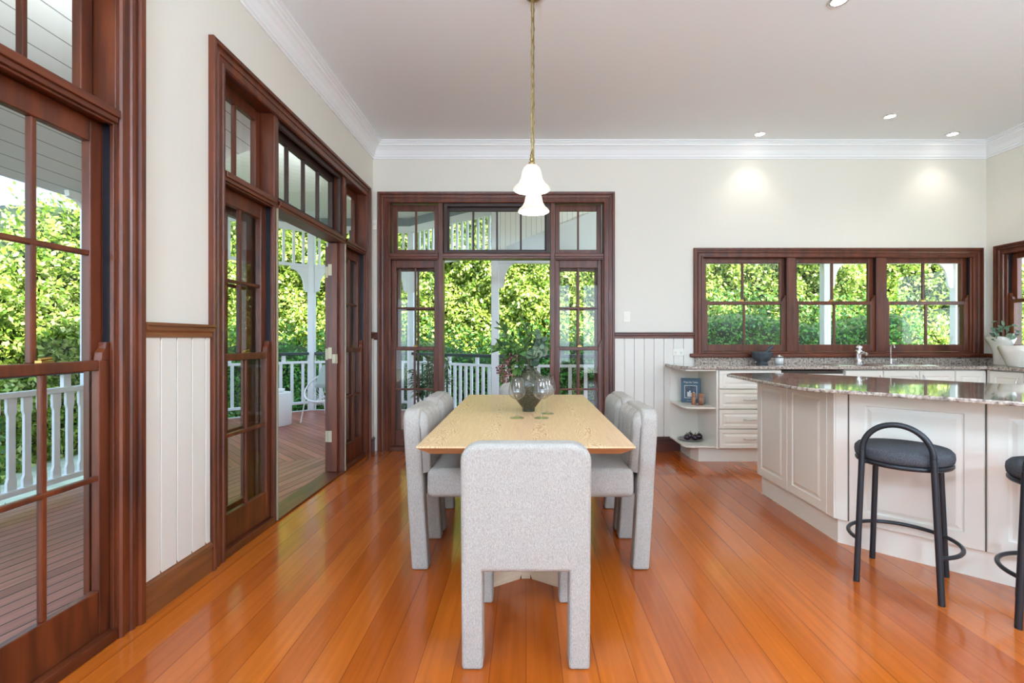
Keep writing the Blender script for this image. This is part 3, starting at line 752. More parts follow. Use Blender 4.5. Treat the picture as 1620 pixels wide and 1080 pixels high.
# ------------------------------------------------------------------ kitchen back run
def panel_front(mb, x0, x1, z0, z1, y, m=.05, th=.018):
    """raised-field door front lying in an xz plane at y (front face), normal -y"""
    mb.box(x0, x1, y, y+th, z0, z1)
    def ring(a, b, ya, yb):
        xa0, xa1, za0, za1 = a; xb0, xb1, zb0, zb1 = b
        A = [(xa0, ya, za0), (xa1, ya, za0), (xa1, ya, za1), (xa0, ya, za1)]; B = [(xb0, yb, zb0), (xb1, yb, zb0), (xb1, yb, zb1), (xb0, yb, zb1)]
        mb.add(A+B, [(0, 1, 5, 4), (1, 2, 6, 5), (2, 3, 7, 6), (3, 0, 4, 7)])
    f = lambda k: (x0+k, x1-k, z0+k, z1-k)
    # built as a proud frame with a sunken bead and a raised centre
    e = .0062
    ring(f(0.0005), f(.004), y, y-e); ring(f(.004), f(m), y-e, y-e); ring(f(m), f(m+.006), y-e, y-.0005)
    ring(f(m+.006), f(m+.014), y-.0005, y-.0005); ring(f(m+.014), f(m+.032), y-.0005, y-e)
    a = f(m+.032); mb.add([(a[0], y-e, a[2]), (a[1], y-e, a[2]), (a[1], y-e, a[3]), (a[0], y-e, a[3])], [(0, 1, 2, 3)])
def handle(mb, p, axis, ln=.1, out=(0, -1, 0)):
    p = Vector(p); o = Vector(out); d = Vector((1, 0, 0)) if axis == 'x' else Vector((0, 1, 0)) if axis == 'y' else Vector((0, 0, 1)); P = []
    for i in range(9): k = i/8; P.append(p+d*(k-.5)*ln+o*(.028*math.sin(PI*k)**.6))
    mb.tube(P, .0045, 8); return mb
YC = 4.63
ZT, ZB = .935, .905
def mbbuild(fn, name, mat, parent, **k): m = MB(); fn(m); return m.build(name, mat, parent, **k)
# drawers
r = empty('drawer_cabinet', (0, 0, 0), label='cream kitchen drawer stack with four raised fronts below the mortar', cat='cabinet')
box('body', (1.853, 2.457, YC+.02, YB-.012, .14, .9), 'cab', r)
for z0, z1 in ((.716, .893), (.523, .71), (.333, .516), (.144, .326)):
    d = mbbuild(lambda m: panel_front(m, 1.856, 2.454, z0, z1, YC, .034), 'drawer', 'cab', r)
    handle(MB(), (2.155, YC-.004, (z0+z1)/2), 'x', .13).build('handle', 'steel', d)
r = empty('dishwasher', (0, 0, 0), label='cream fronted dishwasher under the granite worktop next to the drawers', cat='appliance')
box('body', (2.46, 3.066, YC+.03, YB-.012, .14, .89), 'cabdark', r); box('front', (2.464, 3.062, YC+.012, YC+.03, .15, .86), 'cab', r, .003)
def door_cab(x0, x1, doors, label, hs):
    r = empty('base_cabinet', (0, 0, 0), label=label, cat='cabinet'); box('body', (x0, x1, YC+.02, YB-.012, .14, .9), 'cab', r)
    for (a, b), h in zip(doors, hs):
        d = mbbuild(lambda m: panel_front(m, a+.002, b-.002, .144, .893, YC, .055), 'cabinet_door', 'cab', r)
        if h: handle(MB(), (b-.035 if h > 0 else a+.035, YC-.004, .79), 'z', .11).build('handle', 'steel', d)
door_cab(3.07, 3.433, [(3.07, 3.433)], 'cream single-door cabinet under the left end of the sink', [1])
door_cab(3.437, 4.123, [(3.437, 3.78), (3.78, 4.123)], 'cream two-door cabinet under the right end of the sink', [1, -1])
door_cab(4.127, 4.425, [(4.127, 4.42)], 'cream corner cabinet with one narrow door at the end of the back run', [0])
# shelf end
r = empty('open_shelf_unit', (0, 0, 0), label='cream open corner shelf unit at the left end of the kitchen bench', cat='shelf')
box('back_panel', (1.535, 1.83, YB-.026, YB-.01, .14, .9), 'cab', r); box('side_panel', (1.832, 1.85, YC, YB-.012, .14, .9), 'cab', r, .002)
for z in (.145, .52):
    MB().prism([(1.537, YB-.027), (1.532, 4.72), (1.552, 4.672), (1.60, 4.645), (1.831, 4.645), (1.831, YB-.027)], z, z+.018).build('shelf', 'cab', r, bevel=.003)
MB().prism([(1.535, YB-.027), (1.53, 4.72), (1.55, 4.667), (1.60, 4.638), (1.831, 4.638), (1.831, YB-.027)], .886, .9045).build('shelf', 'cab', r, bevel=.003)
r = empty('plinth', (0, 0, 0), label='cream kickboard plinth beneath the back kitchen cabinets', cat='plinth')
MB().prism([(1.65, YB-.03), (1.65, 4.83), (1.685, 4.705), (4.48, 4.705), (4.48, 4.75), (1.72, 4.75), (1.69, YB-.03)], 0, .139).build('plinth_board', 'cab', r)
# right run
XF = 4.43
def side_cab(y0, y1, label, doors):
    r = empty('base_cabinet', (XF, 0, 0), label=label, cat='cabinet'); r.rotation_euler = (0, 0, 0)
    box('body', (.02, XR-XF-.012, y0, y1, .14, .9), 'cab', r)
    if y1 > 4.5: box('filler_strip', (.0, .018, y1, YC-.002, .144, .9), 'cab', r)
    for (a, b), h in doors:
        m = MB(); panel_front(m, -b+.002, -a-.002, .144, .893, 0, .055); m.v = [(y, -x, z) for x, y, z in m.v]
        d = m.build('cabinet_door', 'cab', r); handle(MB(), (-.004, a+.035 if h > 0 else b-.035, .79), 'z', .11, (-1, 0, 0)).build('handle', 'steel', d)
side_cab(3.98, 4.602, 'cream two-door cabinet on the right-hand bench below the pots', [((4.29, 4.6), 1), ((3.98, 4.29), -1)])
side_cab(3.2, 3.977, 'cream two-door cabinet at the near end of the right-hand bench', [((3.59, 3.977), 1), ((3.2, 3.59), -1)])
tag(MB().box(XF+.06, XF+.08, 3.2, 4.7, 0, .139).build('plinth', 'cab'), 'cream kickboard beneath the right-hand bench cabinets', 'plinth')
# worktop
def worktop():
    pts = [(1.485, YB-.002), (1.48, 4.83), (1.50, 4.72), (1.545, 4.645), (1.62, 4.60), (4.33, 4.60), (4.385, 4.58), (4.40, 4.53), (4.40, 3.18), (XR-.002, 3.18), (XR-.002, YB-.002)]
    return MB().prism(pts, ZB, ZT).build('worktop', 'granite', bevel=.006, seg=3)
o = worktop(); tag(o, 'speckled brown granite worktop running under the kitchen windows and around the corner', 'worktop')
r = empty('splashback', (0, 0, 0), label='granite upstand strip between the worktop and the window sill', cat='splashback')
box('upstand', (1.80, XR-.022, YB-.02, YB-.001, ZT, .999), 'granite', r, .002); box('upstand', (XR-.02, XR-.001, 3.2, YB-.001, ZT, .999), 'granite', r, .002)

# ------------------------------------------------------------------ kitchen items
# sink
r = empty('kitchen_sink', (0, 0, 0), label='stainless steel double sink with drainer let into the granite worktop', cat='sink')
def basin(m, x0, x1, y0, y1, z, dep, t=.012):
    A = [(x0, y0), (x1, y0), (x1, y1), (x0, y1)]; B = [(x0+t, y0+t), (x1-t, y0+t), (x1-t, y1-t), (x0+t, y1-t)]
    m.add([(x, y, z) for x, y in A]+[(x, y, z+.004) for x, y in B]+[(x, y, z-dep) for x, y in [(x0+t*2, y0+t*2), (x1-t*2, y0+t*2), (x1-t*2, y1-t*2), (x0+t*2, y1-t*2)]],
          [(0, 1, 5, 4), (1, 2, 6, 5), (2, 3, 7, 6), (3, 0, 4, 7), (4, 5, 9, 8), (5, 6, 10, 9), (6, 7, 11, 10), (7, 4, 8, 11), (8, 9, 10, 11)])
mb = MB(); basin(mb, 3.05, 3.47, 4.70, 4.98, ZT+.001, .0); mb.box(3.05, 4.02, 4.98, 5.07, ZT+.0005, ZT+.005); mb.build('drainer', 'steel', r)
for x0 in (3.48, 3.76):
    mb = MB(); basin(mb, x0, x0+.26, 4.70, 4.98, ZT+.001, -.0); mb.build('bowl', 'steel', r)
for i in range(7): pass
r = empty('mixer_tap', (3.475, 5.03, ZT+.005), label='chrome mixer tap with ball lever behind the sink', cat='tap')
MB().lathe([(.0005, 0), (.034, 0), (.034, .006), (.026, .012), (.026, .05), (.029, .09), (.032, .13), (.03, .142), (.0005, .142)], n=28).build('body', 'chrome', r)
mb = MB().sphere((.008, 0, .165), .028, 18, 1.0); mb.tube([(0, 0, .165), (-.035, -.01, .172)], .006, 8); mb.build('lever', 'chrome', r)
MB().tube([(0, -.02, .1), (0, -.06, .118), (0, -.11, .11), (0, -.12, .095)], .013, 12).build('spout', 'chrome', r)
r = empty('filter_tap', (3.81, 5.03, ZT+.005), label='slender chrome filter tap with side lever right of the mixer', cat='tap')
MB().lathe([(.0005, 0), (.02, 0), (.016, .008), (.011, .014), (.011, .05), (.006, .056), (.0005, .056)], n=20).build('body', 'chrome', r)
MB().tube([(0, 0, .05), (0, 0, .18), (0, -.012, .196), (0, -.03, .2), (0, -.046, .19), (0, -.05, .165)], .006, 10).build('spout', 'chrome', r)
MB().tube([(.008, 0, .036), (.05, -.004, .04), (.056, -.004, .055)], .005, 8).build('lever', 'chrome', r)
# mortar and pestle
r = empty('mortar', (2.44, 4.98, ZT), label='dark grey stone mortar on the granite worktop', cat='mortar')
MB().lathe([(.0005, 0), (.058, 0), (.06, .01), (.05, .018), (.05, .026), (.075, .045), (.093, .075), (.1, .11), (.103, .128), (.098, .13), (.086, .128), (.08, .09), (.055, .055), (.0005, .045)], n=32).build('bowl', 'stone', r)
o = MB().tube([(.01, 0, .07), (.05, 0, .12), (.09, 0, .158), (.122, 0, .185)], [.02, .016, .017, .019], 14).build('pestle', 'stone')
o.location = (2.43, 4.98, ZT); tag(o, 'dark stone pestle leaning to the right in the mortar', 'pestle')
r = empty('salt_jar', (2.612, 4.97, ZT), label='small glass jar of white salt right of the mortar', cat='jar')
MB().lathe([(.0005, 0), (.044, 0), (.046, .005), (.046, .068), (.04, .078), (.036, .08)], n=24).build('jar', 'jarglass', r)
MB().lathe([(.0005, .003), (.041, .003), (.041, .066), (.0005, .069)], n=20).build('salt', 'salt', r)
MB().lathe([(.0005, .078), (.037, .078), (.037, .084), (.012, .087), (.012, .095), (.0005, .097)], n=20).build('lid', 'steel', r)
# pots on the right bench
def wavy(mb_prof, c, name, mat, lab, amp=.05, n=48, lean=0):
    mb = MB(); vs = []; k = len(mb_prof); zmax = max(z for _, z in mb_prof)
    for r_, z in mb_prof:
        for j in range(n):
            a = 2*PI*j/n; t = (z/zmax)**2; rr = r_*(1+amp*t*math.sin(3*a+.6)+.03*t*math.sin(7*a)); vs.append((rr*math.cos(a)+lean*z, rr*math.sin(a), z+(.012*t*math.sin(2*a+1)+.005*t*math.sin(5*a))))
    mb.add(vs, [(i*n+j, i*n+(j+1) % n, (i+1)*n+(j+1) % n, (i+1)*n+j) for i in range(k-1) for j in range(n)], True)
    o = mb.build(name, mat); o.location = c; return tag(o, lab, 'pot')
wavy([(.0005, 0), (.062, 0), (.066, .01), (.064, .06), (.066, .12), (.08, .18), (.1, .23), (.118, .275), (.115, .276), (.095, .23), (.072, .18), (.0005, .15)], (4.775, 4.83, ZT), 'plant_pot', 'ceramic', 'tall flared pale ceramic pot holding a eucalyptus sprig on the right bench', .04, lean=-.05)
wavy([(.0005, 0), (.07, 0), (.078, .012), (.1, .07), (.122, .13), (.138, .19), (.134, .192), (.116, .13), (.09, .06), (.0005, .03)], (4.60, 4.50, ZT), 'ceramic_bowl', 'ceramic', 'pale marbled ceramic bowl in front of the flared pot on the right bench', .05)
o = MB().lathe([(.0005, 0), (.06, 0), (.085, .008), (.088, .011), (.08, .01), (.0005, .004)], n=28).build('saucer', 'whitec'); o.location = (4.505, 4.29, ZT); tag(o, 'flat white dish on the worktop before the ceramic bowl', 'dish')
r = empty('eucalyptus_sprig', (4.77, 4.83, ZT+.17), label='grey green eucalyptus sprig in the tall flared pot', cat='foliage'); st = MB(); lf = MB()
for t in ((-.07, -.03, .2), (-.1, -.05, .13), (-.13, -.06, .09), (-.03, -.1, .15), (.02, -.12, .12), (-.08, -.1, .16), (.04, -.05, .17), (.0, -.16, .1)):
    t = Vector((t[0]*1.1, t[1]*1.1, t[2]*1.35)); P = [Vector((-.01, 0, -.02)).lerp(t, k/6)+Vector((0, 0, .02*math.sin(PI*k/6))) for k in range(7)]; st.tube(P, .002, 6)
    for k in range(3, 7):
        leaf_geom(lf, P[k], rv(1)+Vector((-.4, -.2, .3)), rv(.5)+Vector((0, -1, .6)), rnd.uniform(.055, .085), rnd.uniform(.028, .04))
st.build('stem', 'stem', r); lf.build('leaves', 'leafsage', r)

# shelf contents
bk = empty('cookbook', (1.706, 4.985, .538), math.radians(-26), label='blue grey hardcover cookbook standing on the upper open shelf', cat='book')
box('cover', (-.095, .095, -.002, .0, 0, .25), 'bookblue', bk); box('cover', (-.095, .095, .030, .032, 0, .25), 'bookblue', bk); box('spine', (-.097, -.095, -.002, .032, 0, .25), 'bookblue', bk)
box('pages', (-.094, .091, .0003, .0297, .004, .246), 'paper', bk)
pic = box('cover_picture', (-.062, .062, -.0032, -.002, .045, .178), 'paper', bk)
gm = plain('photo_print', srgb(70, 82, 96), .4, var=.8, vscale=(40, 40, 40)); box('print', (-.057, .057, -.004, -.0032, .05, .173), gm, bk)
mb = MB()
for x, h, w in ((-.025, .07, .008), (-.008, .09, .007), (.012, .06, .01), (.03, .075, .007)):
    mb.box(x-w, x+w, -.0046, -.004, .06, .06+h*.7)
mb.build('printed_shapes', 'paper', bk)
def text(body, size, loc, parent, mat, rot=(PI/2, 0, 0)):
    c = bpy.data.curves.new('cover_text', 'FONT'); c.body = body; c.size = size; c.align_x = 'CENTER'; c.extrude = .0003
    o = bpy.data.objects.new('cover_text', c); C.objects.link(o); bpy.context.view_layer.update()
    dg = bpy.context.evaluated_depsgraph_get(); me = bpy.data.meshes.new_from_object(o.evaluated_get(dg)); bpy.data.objects.remove(o)
    me.materials.clear(); me.materials.append(M[mat]); o = bpy.data.objects.new('cover_text', me); C.objects.link(o); o.parent = parent; o.location = loc; o.rotation_euler = rot; return o
text('Magnolia Table', .0235, (0, -.0026, .203), bk, 'paper'); text('Joanna Gaines', .0125, (0, -.0026, .018), bk, 'paper')
def mill(x, y, r_, h, mat, lab):
    o = MB().lathe([(.0005, 0), (r_, 0), (r_, h*.62), (r_*.93, h*.63), (r_*.93, h*.65), (r_, h*.66), (r_, h*.97), (r_*.9, h), (.0005, h)], n=24).build('spice_mill', mat); o.location = (x, y, .538)
    return tag(o, lab, 'mill')
mill(1.682, 4.83, .021, .118, 'wood_mill', 'round wooden spice mill in front of the cookbook, left of the pair')
mill(1.745, 4.80, .024, .118, 'wood_mill', 'round wooden spice mill in front of the cookbook, right of the pair')
mill(1.80, 4.87, .016, .11, 'greyplas', 'small grey cylinder on the shelf beside the wooden pair')  # slim grey cylinder next to the wooden mills
o = MB().lathe([(.0005, 0), (.09, 0), (.125, .012), (.128, .016), (.12, .015), (.088, .005), (.0005, .005)], n=36).build('plate', 'plate'); o.location = (1.682, 4.93, .163); tag(o, 'round grey plate on the bottom open shelf', 'plate')
proto = None
for x, y, z, lab in ((1.64, 4.90, 0, 'purple mangosteen on the grey plate, front left'), (1.715, 4.885, 0, 'purple mangosteen on the grey plate, front middle'), (1.70, 4.985, 0, 'purple mangosteen on the grey plate, back left'), (1.775, 4.935, 0, 'purple mangosteen on the grey plate, back right')):
    if proto is None:
        o = proto = empty('mangosteen'); MB().sphere((0, 0, .03), .034, 20, .88).build('fruit', 'purple', proto)
        s = MB()
        for k in range(4): a = k*PI/2+.3; s.sphere((.011*math.cos(a), .011*math.sin(a), .058), .009, 8, .45)
        s.tube([(0, 0, .055), (.004, 0, .078)], .004, 6); s.build('stalk', 'stalk', proto)
    else: o = copy_tree(proto)
    o.location = (x, y, .1685); tag(o, lab, 'fruit', 'mangosteens on the plate'); o.rotation_euler = (0, 0, x*40)

# ------------------------------------------------------------------ island
r = empty('kitchen_island', (1.81, 2.82, 0), label='cream panelled kitchen island with angled front', cat='island')
D = Vector((.7155, -.6986)); C0 = Vector((1.815, 2.824)); Nn = Vector((.6986, .7155))
def dp(t, n=0): p = C0+D*t+Nn*n; return (p.x-1.81, p.y-2.82)
body = [dp(0, .012), dp(1.72, .012), dp(1.72, .9), (1.99-1.81, 3.748-2.82), (.012, 3.748-2.82)]
MB().prism(body, .14, .897).build('body', 'cab', r)
kick = [dp(.008, .02), dp(1.70, .02), dp(1.70, .86), (.17, 3.735-2.82), (.02, 3.735-2.82)]
MB().prism(kick, 0, .139).build('kickboard', 'cab', r)
def mapped(fn, mapping, name, mat, **k):
    m = MB(); fn(m); m.v = [mapping(*v) for v in m.v]; return m.build(name, mat, r, **k)
# left face (normal -x): local x runs along -Y from the rear
lf_map = lambda x, y, z: (y, (3.757-2.82)-x, z)
for a, b in ((0, .428), (.430, .868)): mapped(lambda m: panel_front(m, a, b, .145, .895, 0, .06), lf_map, 'side_panel', 'cab')
mapped(lambda m: m.box(.870, .934, -.006, .012, .145, .895), lf_map, 'filler_strip', 'cab', bevel=.002)
fd_map = lambda x, y, z: (*dp(x, y), z)
mapped(lambda m: m.box(.002, .061, -.006, .012, .145, .895), fd_map, 'filler_strip', 'cab', bevel=.002)
for a, b in ((.067, .635), (.641, 1.21), (1.216, 1.715)): mapped(lambda m: panel_front(m, a, b, .145, .895, 0, .075), fd_map, 'front_panel', 'cab')
mapped(lambda m: m.box(.060, .068, .001, .012, .145, .895).box(.634, .642, .001, .012, .145, .895).box(1.209, 1.217, .001, .012, .145, .895), fd_map, 'panel_gap', 'cabdark')
top = [(1.583, 3.80), (1.568, 3.3), (1.562, 2.84), (1.575, 2.77), (1.62, 2.70), (2.18, 2.11), (2.95, 1.33), (3.78, 2.16), (3.05, 2.84), (2.557, 3.448), (2.20, 3.86), (2.1, 3.93), (1.98, 3.95), (1.66, 3.90)]
o = MB().prism(top, .898, .92).build('island_benchtop', 'granite', bevel=.006, seg=3); tag(o, 'polished granite island benchtop overhanging on the stool side and reflecting the windows', 'worktop')

# ------------------------------------------------------------------ stools
def stool(off, label):
    r = empty('bar_stool', (1.877+off[0], 2.40+off[1], 0), label=label, cat='stool', group='black hoop-back bar stools at the island')
    cx, cy = 1.877, 2.40; FL = (1.635-cx, 2.383-cy); FR = (1.865-cx, 2.16-cy); BL = (1.894-cx, 2.634-cy); BR = (2.115-cx, 2.424-cy)
    FLt, FRt = Vector((1.66-cx, 2.378-cy, .65)), Vector((1.853-cx, 2.188-cy, .65)); mid = (FLt+FRt)/2; h = (FRt-FLt)/2
    MB().tube([(*FL, 0), (*FLt[:2], .648)], .0135, 14).build('leg', 'black', r)
    MB().tube([(*FR, 0), (*FRt[:2], .648)], .0135, 14).build('leg', 'black', r)
    MB().tube([(*BL, 0), (BL[0]*.86, BL[1]*.86, .6)], .0135, 14).build('leg', 'black', r)
    MB().tube([(*BR, 0), (BR[0]*.86, BR[1]*.86, .6)], .0135, 14).build('leg', 'black', r)
    P = [mid-h*math.cos(a)+Vector((0, 0, .138*math.sin(a))) for a in [PI*i/24 for i in range(25)]]
    MB().tube(P, .0135, 14).build('hoop_backrest', 'black', r)
    P = [(.225*math.cos(a), .225*math.sin(a), .205) for a in [math.radians(-92+(276)*i/48) for i in range(49)]]
    MB().tube(P, .0095, 12).build('footrest', 'black', r)
    mb = MB().tube([(.185*math.cos(2*PI*i/48), .185*math.sin(2*PI*i/48), .592) for i in range(48)], .0125, 10, closed=True)
    for q in (FLt, FRt): mb.tube([(q.x*.72, q.y*.72, .59), (q.x, q.y, .59)], .008, 8)
    mb.build('seat_ring', 'black', r)
    MB().lathe([(.0005, .602), (.185, .602), (.197, .612), (.2, .63), (.198, .65), (.186, .664), (.0005, .667)], n=48).build('seat', 'charfab', r)
    return r
stool((0, 0), 'black metal bar stool with round charcoal seat, fully in view at the island')
stool((.40, -.393), 'black metal bar stool cut off by the right edge of the view')

# ------------------------------------------------------------------ veranda
DZ = -.03
P1, P2, P3, P4, P5, P6 = (-.45, 7.05), (-1.98, 8.3), (-3.69, 8.3), (-4.9, 7.1), (-4.9, 5.4), (-3.62, 4.15)
XS = -3.62
MB().prism([(XS-.08, YF), (XL-.02, YF), (XL-.02, 5.2), (XS-.06, 4.2)], DZ-.04, DZ).build('veranda_deck', 'deckA', kind='structure')
MB().prism([(XS-.06, 4.203), (XL-.02, 5.203), (XL-.02, YB+.02), (8, YB+.02), (8, 7.12), (P1[0]+.03, 7.12), (P2[0]+.03, 8.38), (P3[0]-.03, 8.38), (P4[0]-.07, 7.13), (P5[0]-.07, 5.37), (P6[0]-.07, 4.2)], DZ-.04, DZ).build('veranda_deck', 'deckB', kind='structure')
MB().prism([(XS-.1, YF), (XS-.08, YF), (XS-.08, 4.18), (XS-.1, 4.18)], DZ-.22, DZ).build('veranda_edge_board', 'vwhite', kind='structure')
def edge(a, b):
    a, b = Vector(a), Vector(b); d = b-a; m = (a+b)/2; return m, d.length, math.atan2(d.y, d.x)
m = MB()
for a, b in ((P1, P2), (P2, P3), (P3, P4), (P4, P5), (P5, P6), (P1, (8, 7.05))):
    c, l, an = edge(a, b); n = Vector((math.sin(an), -math.cos(an)))
    m.obox(c.x+n.x*-.0, c.y, l+.1, .03, DZ-.25, DZ+.012, an)
m.build('veranda_edge_board', 'vwhite', kind='structure')
# ceilings
oc = [P1, P2, P3, P4, P5, P6, (XS, 4.15), (XL-TH, 4.15), (XL-TH, YB+TH), (P1[0], YB+TH)]
ov = [(P1[0]+.0, 7.2), (P2[0]+.08, 8.5), (P3[0]-.08, 8.5), (P4[0]-.2, 7.2), (P5[0]-.2, 5.3), (P6[0]-.1, 4.15), (XL-TH, 4.15), (XL-TH, YB+TH), (P1[0], YB+TH)]
MB().prism(ov, 3.26, 3.34).build('veranda_ceiling', 'vceil45', kind='structure')
sl = MB(); sl.add([(XL-TH, YF, 3.02), (XS-.12, YF, 2.36), (XS-.12, 4.15, 2.36), (XL-TH, 4.15, 3.02), (XL-TH, YF, 3.08), (XS-.12, YF, 2.42), (XS-.12, 4.15, 2.42), (XL-TH, 4.15, 3.08)],
                  [(0, 1, 2, 3), (7, 6, 5, 4), (0, 4, 5, 1), (1, 5, 6, 2), (2, 6, 7, 3), (3, 7, 4, 0)])
sl.v = [(x-.0, y, z) for x, y, z in sl.v]
M['vceil_s'] = lined('side_ceiling_boards', srgb(226, 230, 230), srgb(140, 144, 146), .13, PI/2, .5, lw=.05)
sl.build('veranda_ceiling', 'vceil_s', kind='structure')
MB().prism([(XS-.12, 4.15), (XL-TH, 4.15), (XL-TH, 4.18), (XS-.12, 4.18)], 3.02, 3.27).build('veranda_bulkhead', 'vwhite', kind='structure')
box('veranda_ceiling', (P1[0]+.004, 8, YB+TH, 7.2, 3.45, 3.5), 'vceil45', kind='structure')
box('sun_block_slab', (-5.4, 8.6, -8.8, 7.35, 3.55, 3.65), 'vgrey', kind='structure')  # added slab, out of view, keeps direct sun off rooms and veranda
# gable board wall above the back veranda beam, with the raking board in front
box('gable_wall', (P1[0]+.06, 8, 7.0, 7.05, 2.36, 3.45), 'vwall', kind='structure')
k = MB(); A = [(-.28, 2.36), (3.2, 2.36), (3.2, 3.44), (1.98, 3.44), (-.28, 2.53)]
k.add([(x, 6.93, z) for x, z in A]+[(x, 6.998, z) for x, z in A], [(0, 1, 2, 3, 4), (9, 8, 7, 6, 5)]+[(i, (i+1) % 5, 5+(i+1) % 5, 5+i) for i in range(5)])
k.build('raking_soffit', 'vpale', kind='structure')
# pavilion perimeter beams
def beam(a, b, nm='veranda_beam'):
    c, l, an = edge(a, b); mm = MB().obox(c.x, c.y, l, .07, 3.0, 3.12, an); return mm
mw = MB(); mg = MB()
for a, b in ((P1, P2), (P2, P3), (P3, P4), (P4, P5), (P5, P6)):
    c, l, an = edge(a, b); mw.obox(c.x, c.y, l-.02, .07, 3.02, 3.13, an); mg.obox(c.x, c.y, l, .10, 3.13, 3.26, an)
mw.build('veranda_beam', 'vwhite', kind='structure'); mg.build('veranda_beam', 'vgrey', kind='structure')

def bracket(mb, p, dirv, z, w=.3, h=.42, t=.035):
    """curved fretwork bracket in the plane of dirv, hanging under z"""
    d = Vector(dirv).normalized(); n = Vector((-d.y, d.x)); pts = [(0, 0), (w, 0), (w*.98, -.045)]
    for i in range(9): a = PI/2*i/8; pts.append((.08+(w-.1)*(1-math.sin(a)), -.05-(h-.12)*(1-math.cos(a))))
    pts += [(.075, -h+.03), (.04, -h), (0, -h)]
    k = len(pts); vs = []
    for o in (-t/2, t/2):
        for x, zz in pts: q = Vector(p)+d*x+n*o; vs.append((q.x, q.y, z+zz))
    mb.add(vs, [tuple(range(k)), tuple(range(k, 2*k))[::-1]]+[(i, (i+1) % k, k+(i+1) % k, k+i) for i in range(k)])
def post(p, ztop, brs, zb, label):
    r = empty('veranda_post', (p[0], p[1], DZ), label=label, cat='post')
    s = .055; m = MB(); m.box(-s, s, -s, s, 0, ztop-DZ); m.build('shaft', 'vwhite', r, bevel=.012)
    for q in brs:
        d = Vector(q)-Vector(p); d.normalize(); b = MB(); bracket(b, (d.x*s, d.y*s), d, zb-DZ); b.build('bracket', 'vwhite', r)
    return r
post(P1, 3.05, [(2, 7.05)], 2.36, 'white veranda post behind the vase in the middle of the garden doorway')
post(P2, 3.05, [P3, P1], 2.42, 'white veranda post seen through the left side light of the back doors')
post(P3, 3.05, [P2, P4], 2.42, 'white veranda post with curved brackets behind the cord chair')
post(P4, 3.05, [P3, P5], 2.42, 'white veranda post left of the side table')
post(P5, 3.05, [P4], 2.42, 'white veranda post at the left bulge of the pavilion')
post((XS, 4.15), 2.38, [(XS, 3)], 2.37, 'white veranda post past the near left window with a curved bracket')
post((4.38, 7.05), 2.4, [(5, 7.05)], 2.36, 'white veranda post seen through the middle kitchen window')
post((6.30, 7.05), 2.4, [(5.5, 7.05)], 2.36, 'pale veranda post seen through the right kitchen window')
post((1.97, 7.05), 2.4, [(1.5, 7.05), (2.5, 7.05)], 2.36, 'white veranda post outside between the doors and the kitchen window')
box('veranda_eave_beam', (P1[0]+.06, 8, 7.0, 7.1, 2.3, 2.37), 'vwhite', kind='structure')

def railing(a, b, pitch, bw, label, shaped=False, s0=.06):
    c, l, an = edge(a, b); r = empty('veranda_railing', (a[0], a[1], DZ), an, label=label, cat='railing')
    x0, x1 = s0, l-s0
    box('handrail', (x0, x1, -.045, .045, .95, 1.0), 'vgreen', r, .012); box('top_rail', (x0, x1, -.028, .028, .81, .85), 'vwhite', r, .004); box('bottom_rail', (x0, x1, -.028, .028, .12, .16), 'vwhite', r, .004)
    n = max(1, int(round((x1-x0)/pitch))); step = (x1-x0)/n; pr = None
    for i in range(n):
        x = x0+step*(i+.5)
        if i == 0:
            h = bw/2
            if shaped: P = [(-h, .16), (h, .16), (h, .22), (h*.7, .25), (h*.7, .68), (h, .71), (h, .81), (-h, .81), (-h, .71), (-h*.7, .68), (-h*.7, .25), (-h, .22)]
            else: P = [(-h, .16), (h, .16), (h, .81), (-h, .81)]
            k = len(P); m = MB(); m.add([(u, -.01, z) for u, z in P]+[(u, .01, z) for u, z in P], [tuple(range(k)), tuple(range(k, 2*k))[::-1]]+[(j, (j+1) % k, k+(j+1) % k, k+j) for j in range(k)])
            pr = m.build('baluster', 'vwhite', r); pr.location = (x, 0, 0)
        else: q = pr.copy(); C.objects.link(q); q.parent = r; q.location = (x, 0, 0)
    ns = max(1, int((x1-x0)/.55))
    for i in range(ns):
        x = x0+(x1-x0)*(i+.5)/ns; box('spacer_block', (x-.03, x+.03, -.015, .015, .85, .95), 'vwhite', r)
    return r
railing((XS, -.2), (XS, 4.15), .108, .066, 'white picket veranda railing seen through the near left window', True)
railing(P6, P5, .16, .05, 'white veranda railing on the near left bulge of the pavilion')
railing(P5, P4, .16, .05, 'white veranda railing on the far left side of the pavilion')
railing(P4, P3, .17, .045, 'white veranda railing behind the round side table')
railing(P3, P2, .17, .045, 'white veranda railing to the right of the cord chair post')
railing(P2, P1, .125, .05, 'closely spaced white railing running up to the post behind the vase')
railing(P1, (1.97, 7.05), .22, .05, 'white veranda railing right of the post behind the vase')
railing((1.97, 7.05), (4.38, 7.05), .22, .05, 'white veranda railing outside between door and kitchen window')

def valance(a, b, pitch, label):
    c, l, an = edge(a, b); r = empty('veranda_valance', (a[0], a[1], DZ), an, label=label, cat='valance'); x0, x1 = .06, l-.06
    box('bottom_rail', (x0, x1, -.03, .03, 2.45, 2.5), 'vwhite', r, .004)
    n = int((x1-x0)/pitch); step = (x1-x0)/n; pr = None
    for i in range(n):
        x = x0+step*(i+.5)
        if not pr: pr = box('slat', (-.02, .02, -.012, .012, 2.5, 3.05), 'vwhite', r); pr.location = (x, 0, 0)
        else: q = pr.copy(); C.objects.link(q); q.parent = r; q.location = (x, 0, 0)
valance(P2, P1, .115, 'white slatted valance seen through the dark transom of the back doors')
valance(P3, P2, .14, 'white slatted valance on the far side of the pavilion')
valance(P4, P3, .15, 'white slatted valance above the cord chair and side table')
valance(P5, P4, .15, 'white slatted valance on the left side of the pavilion')

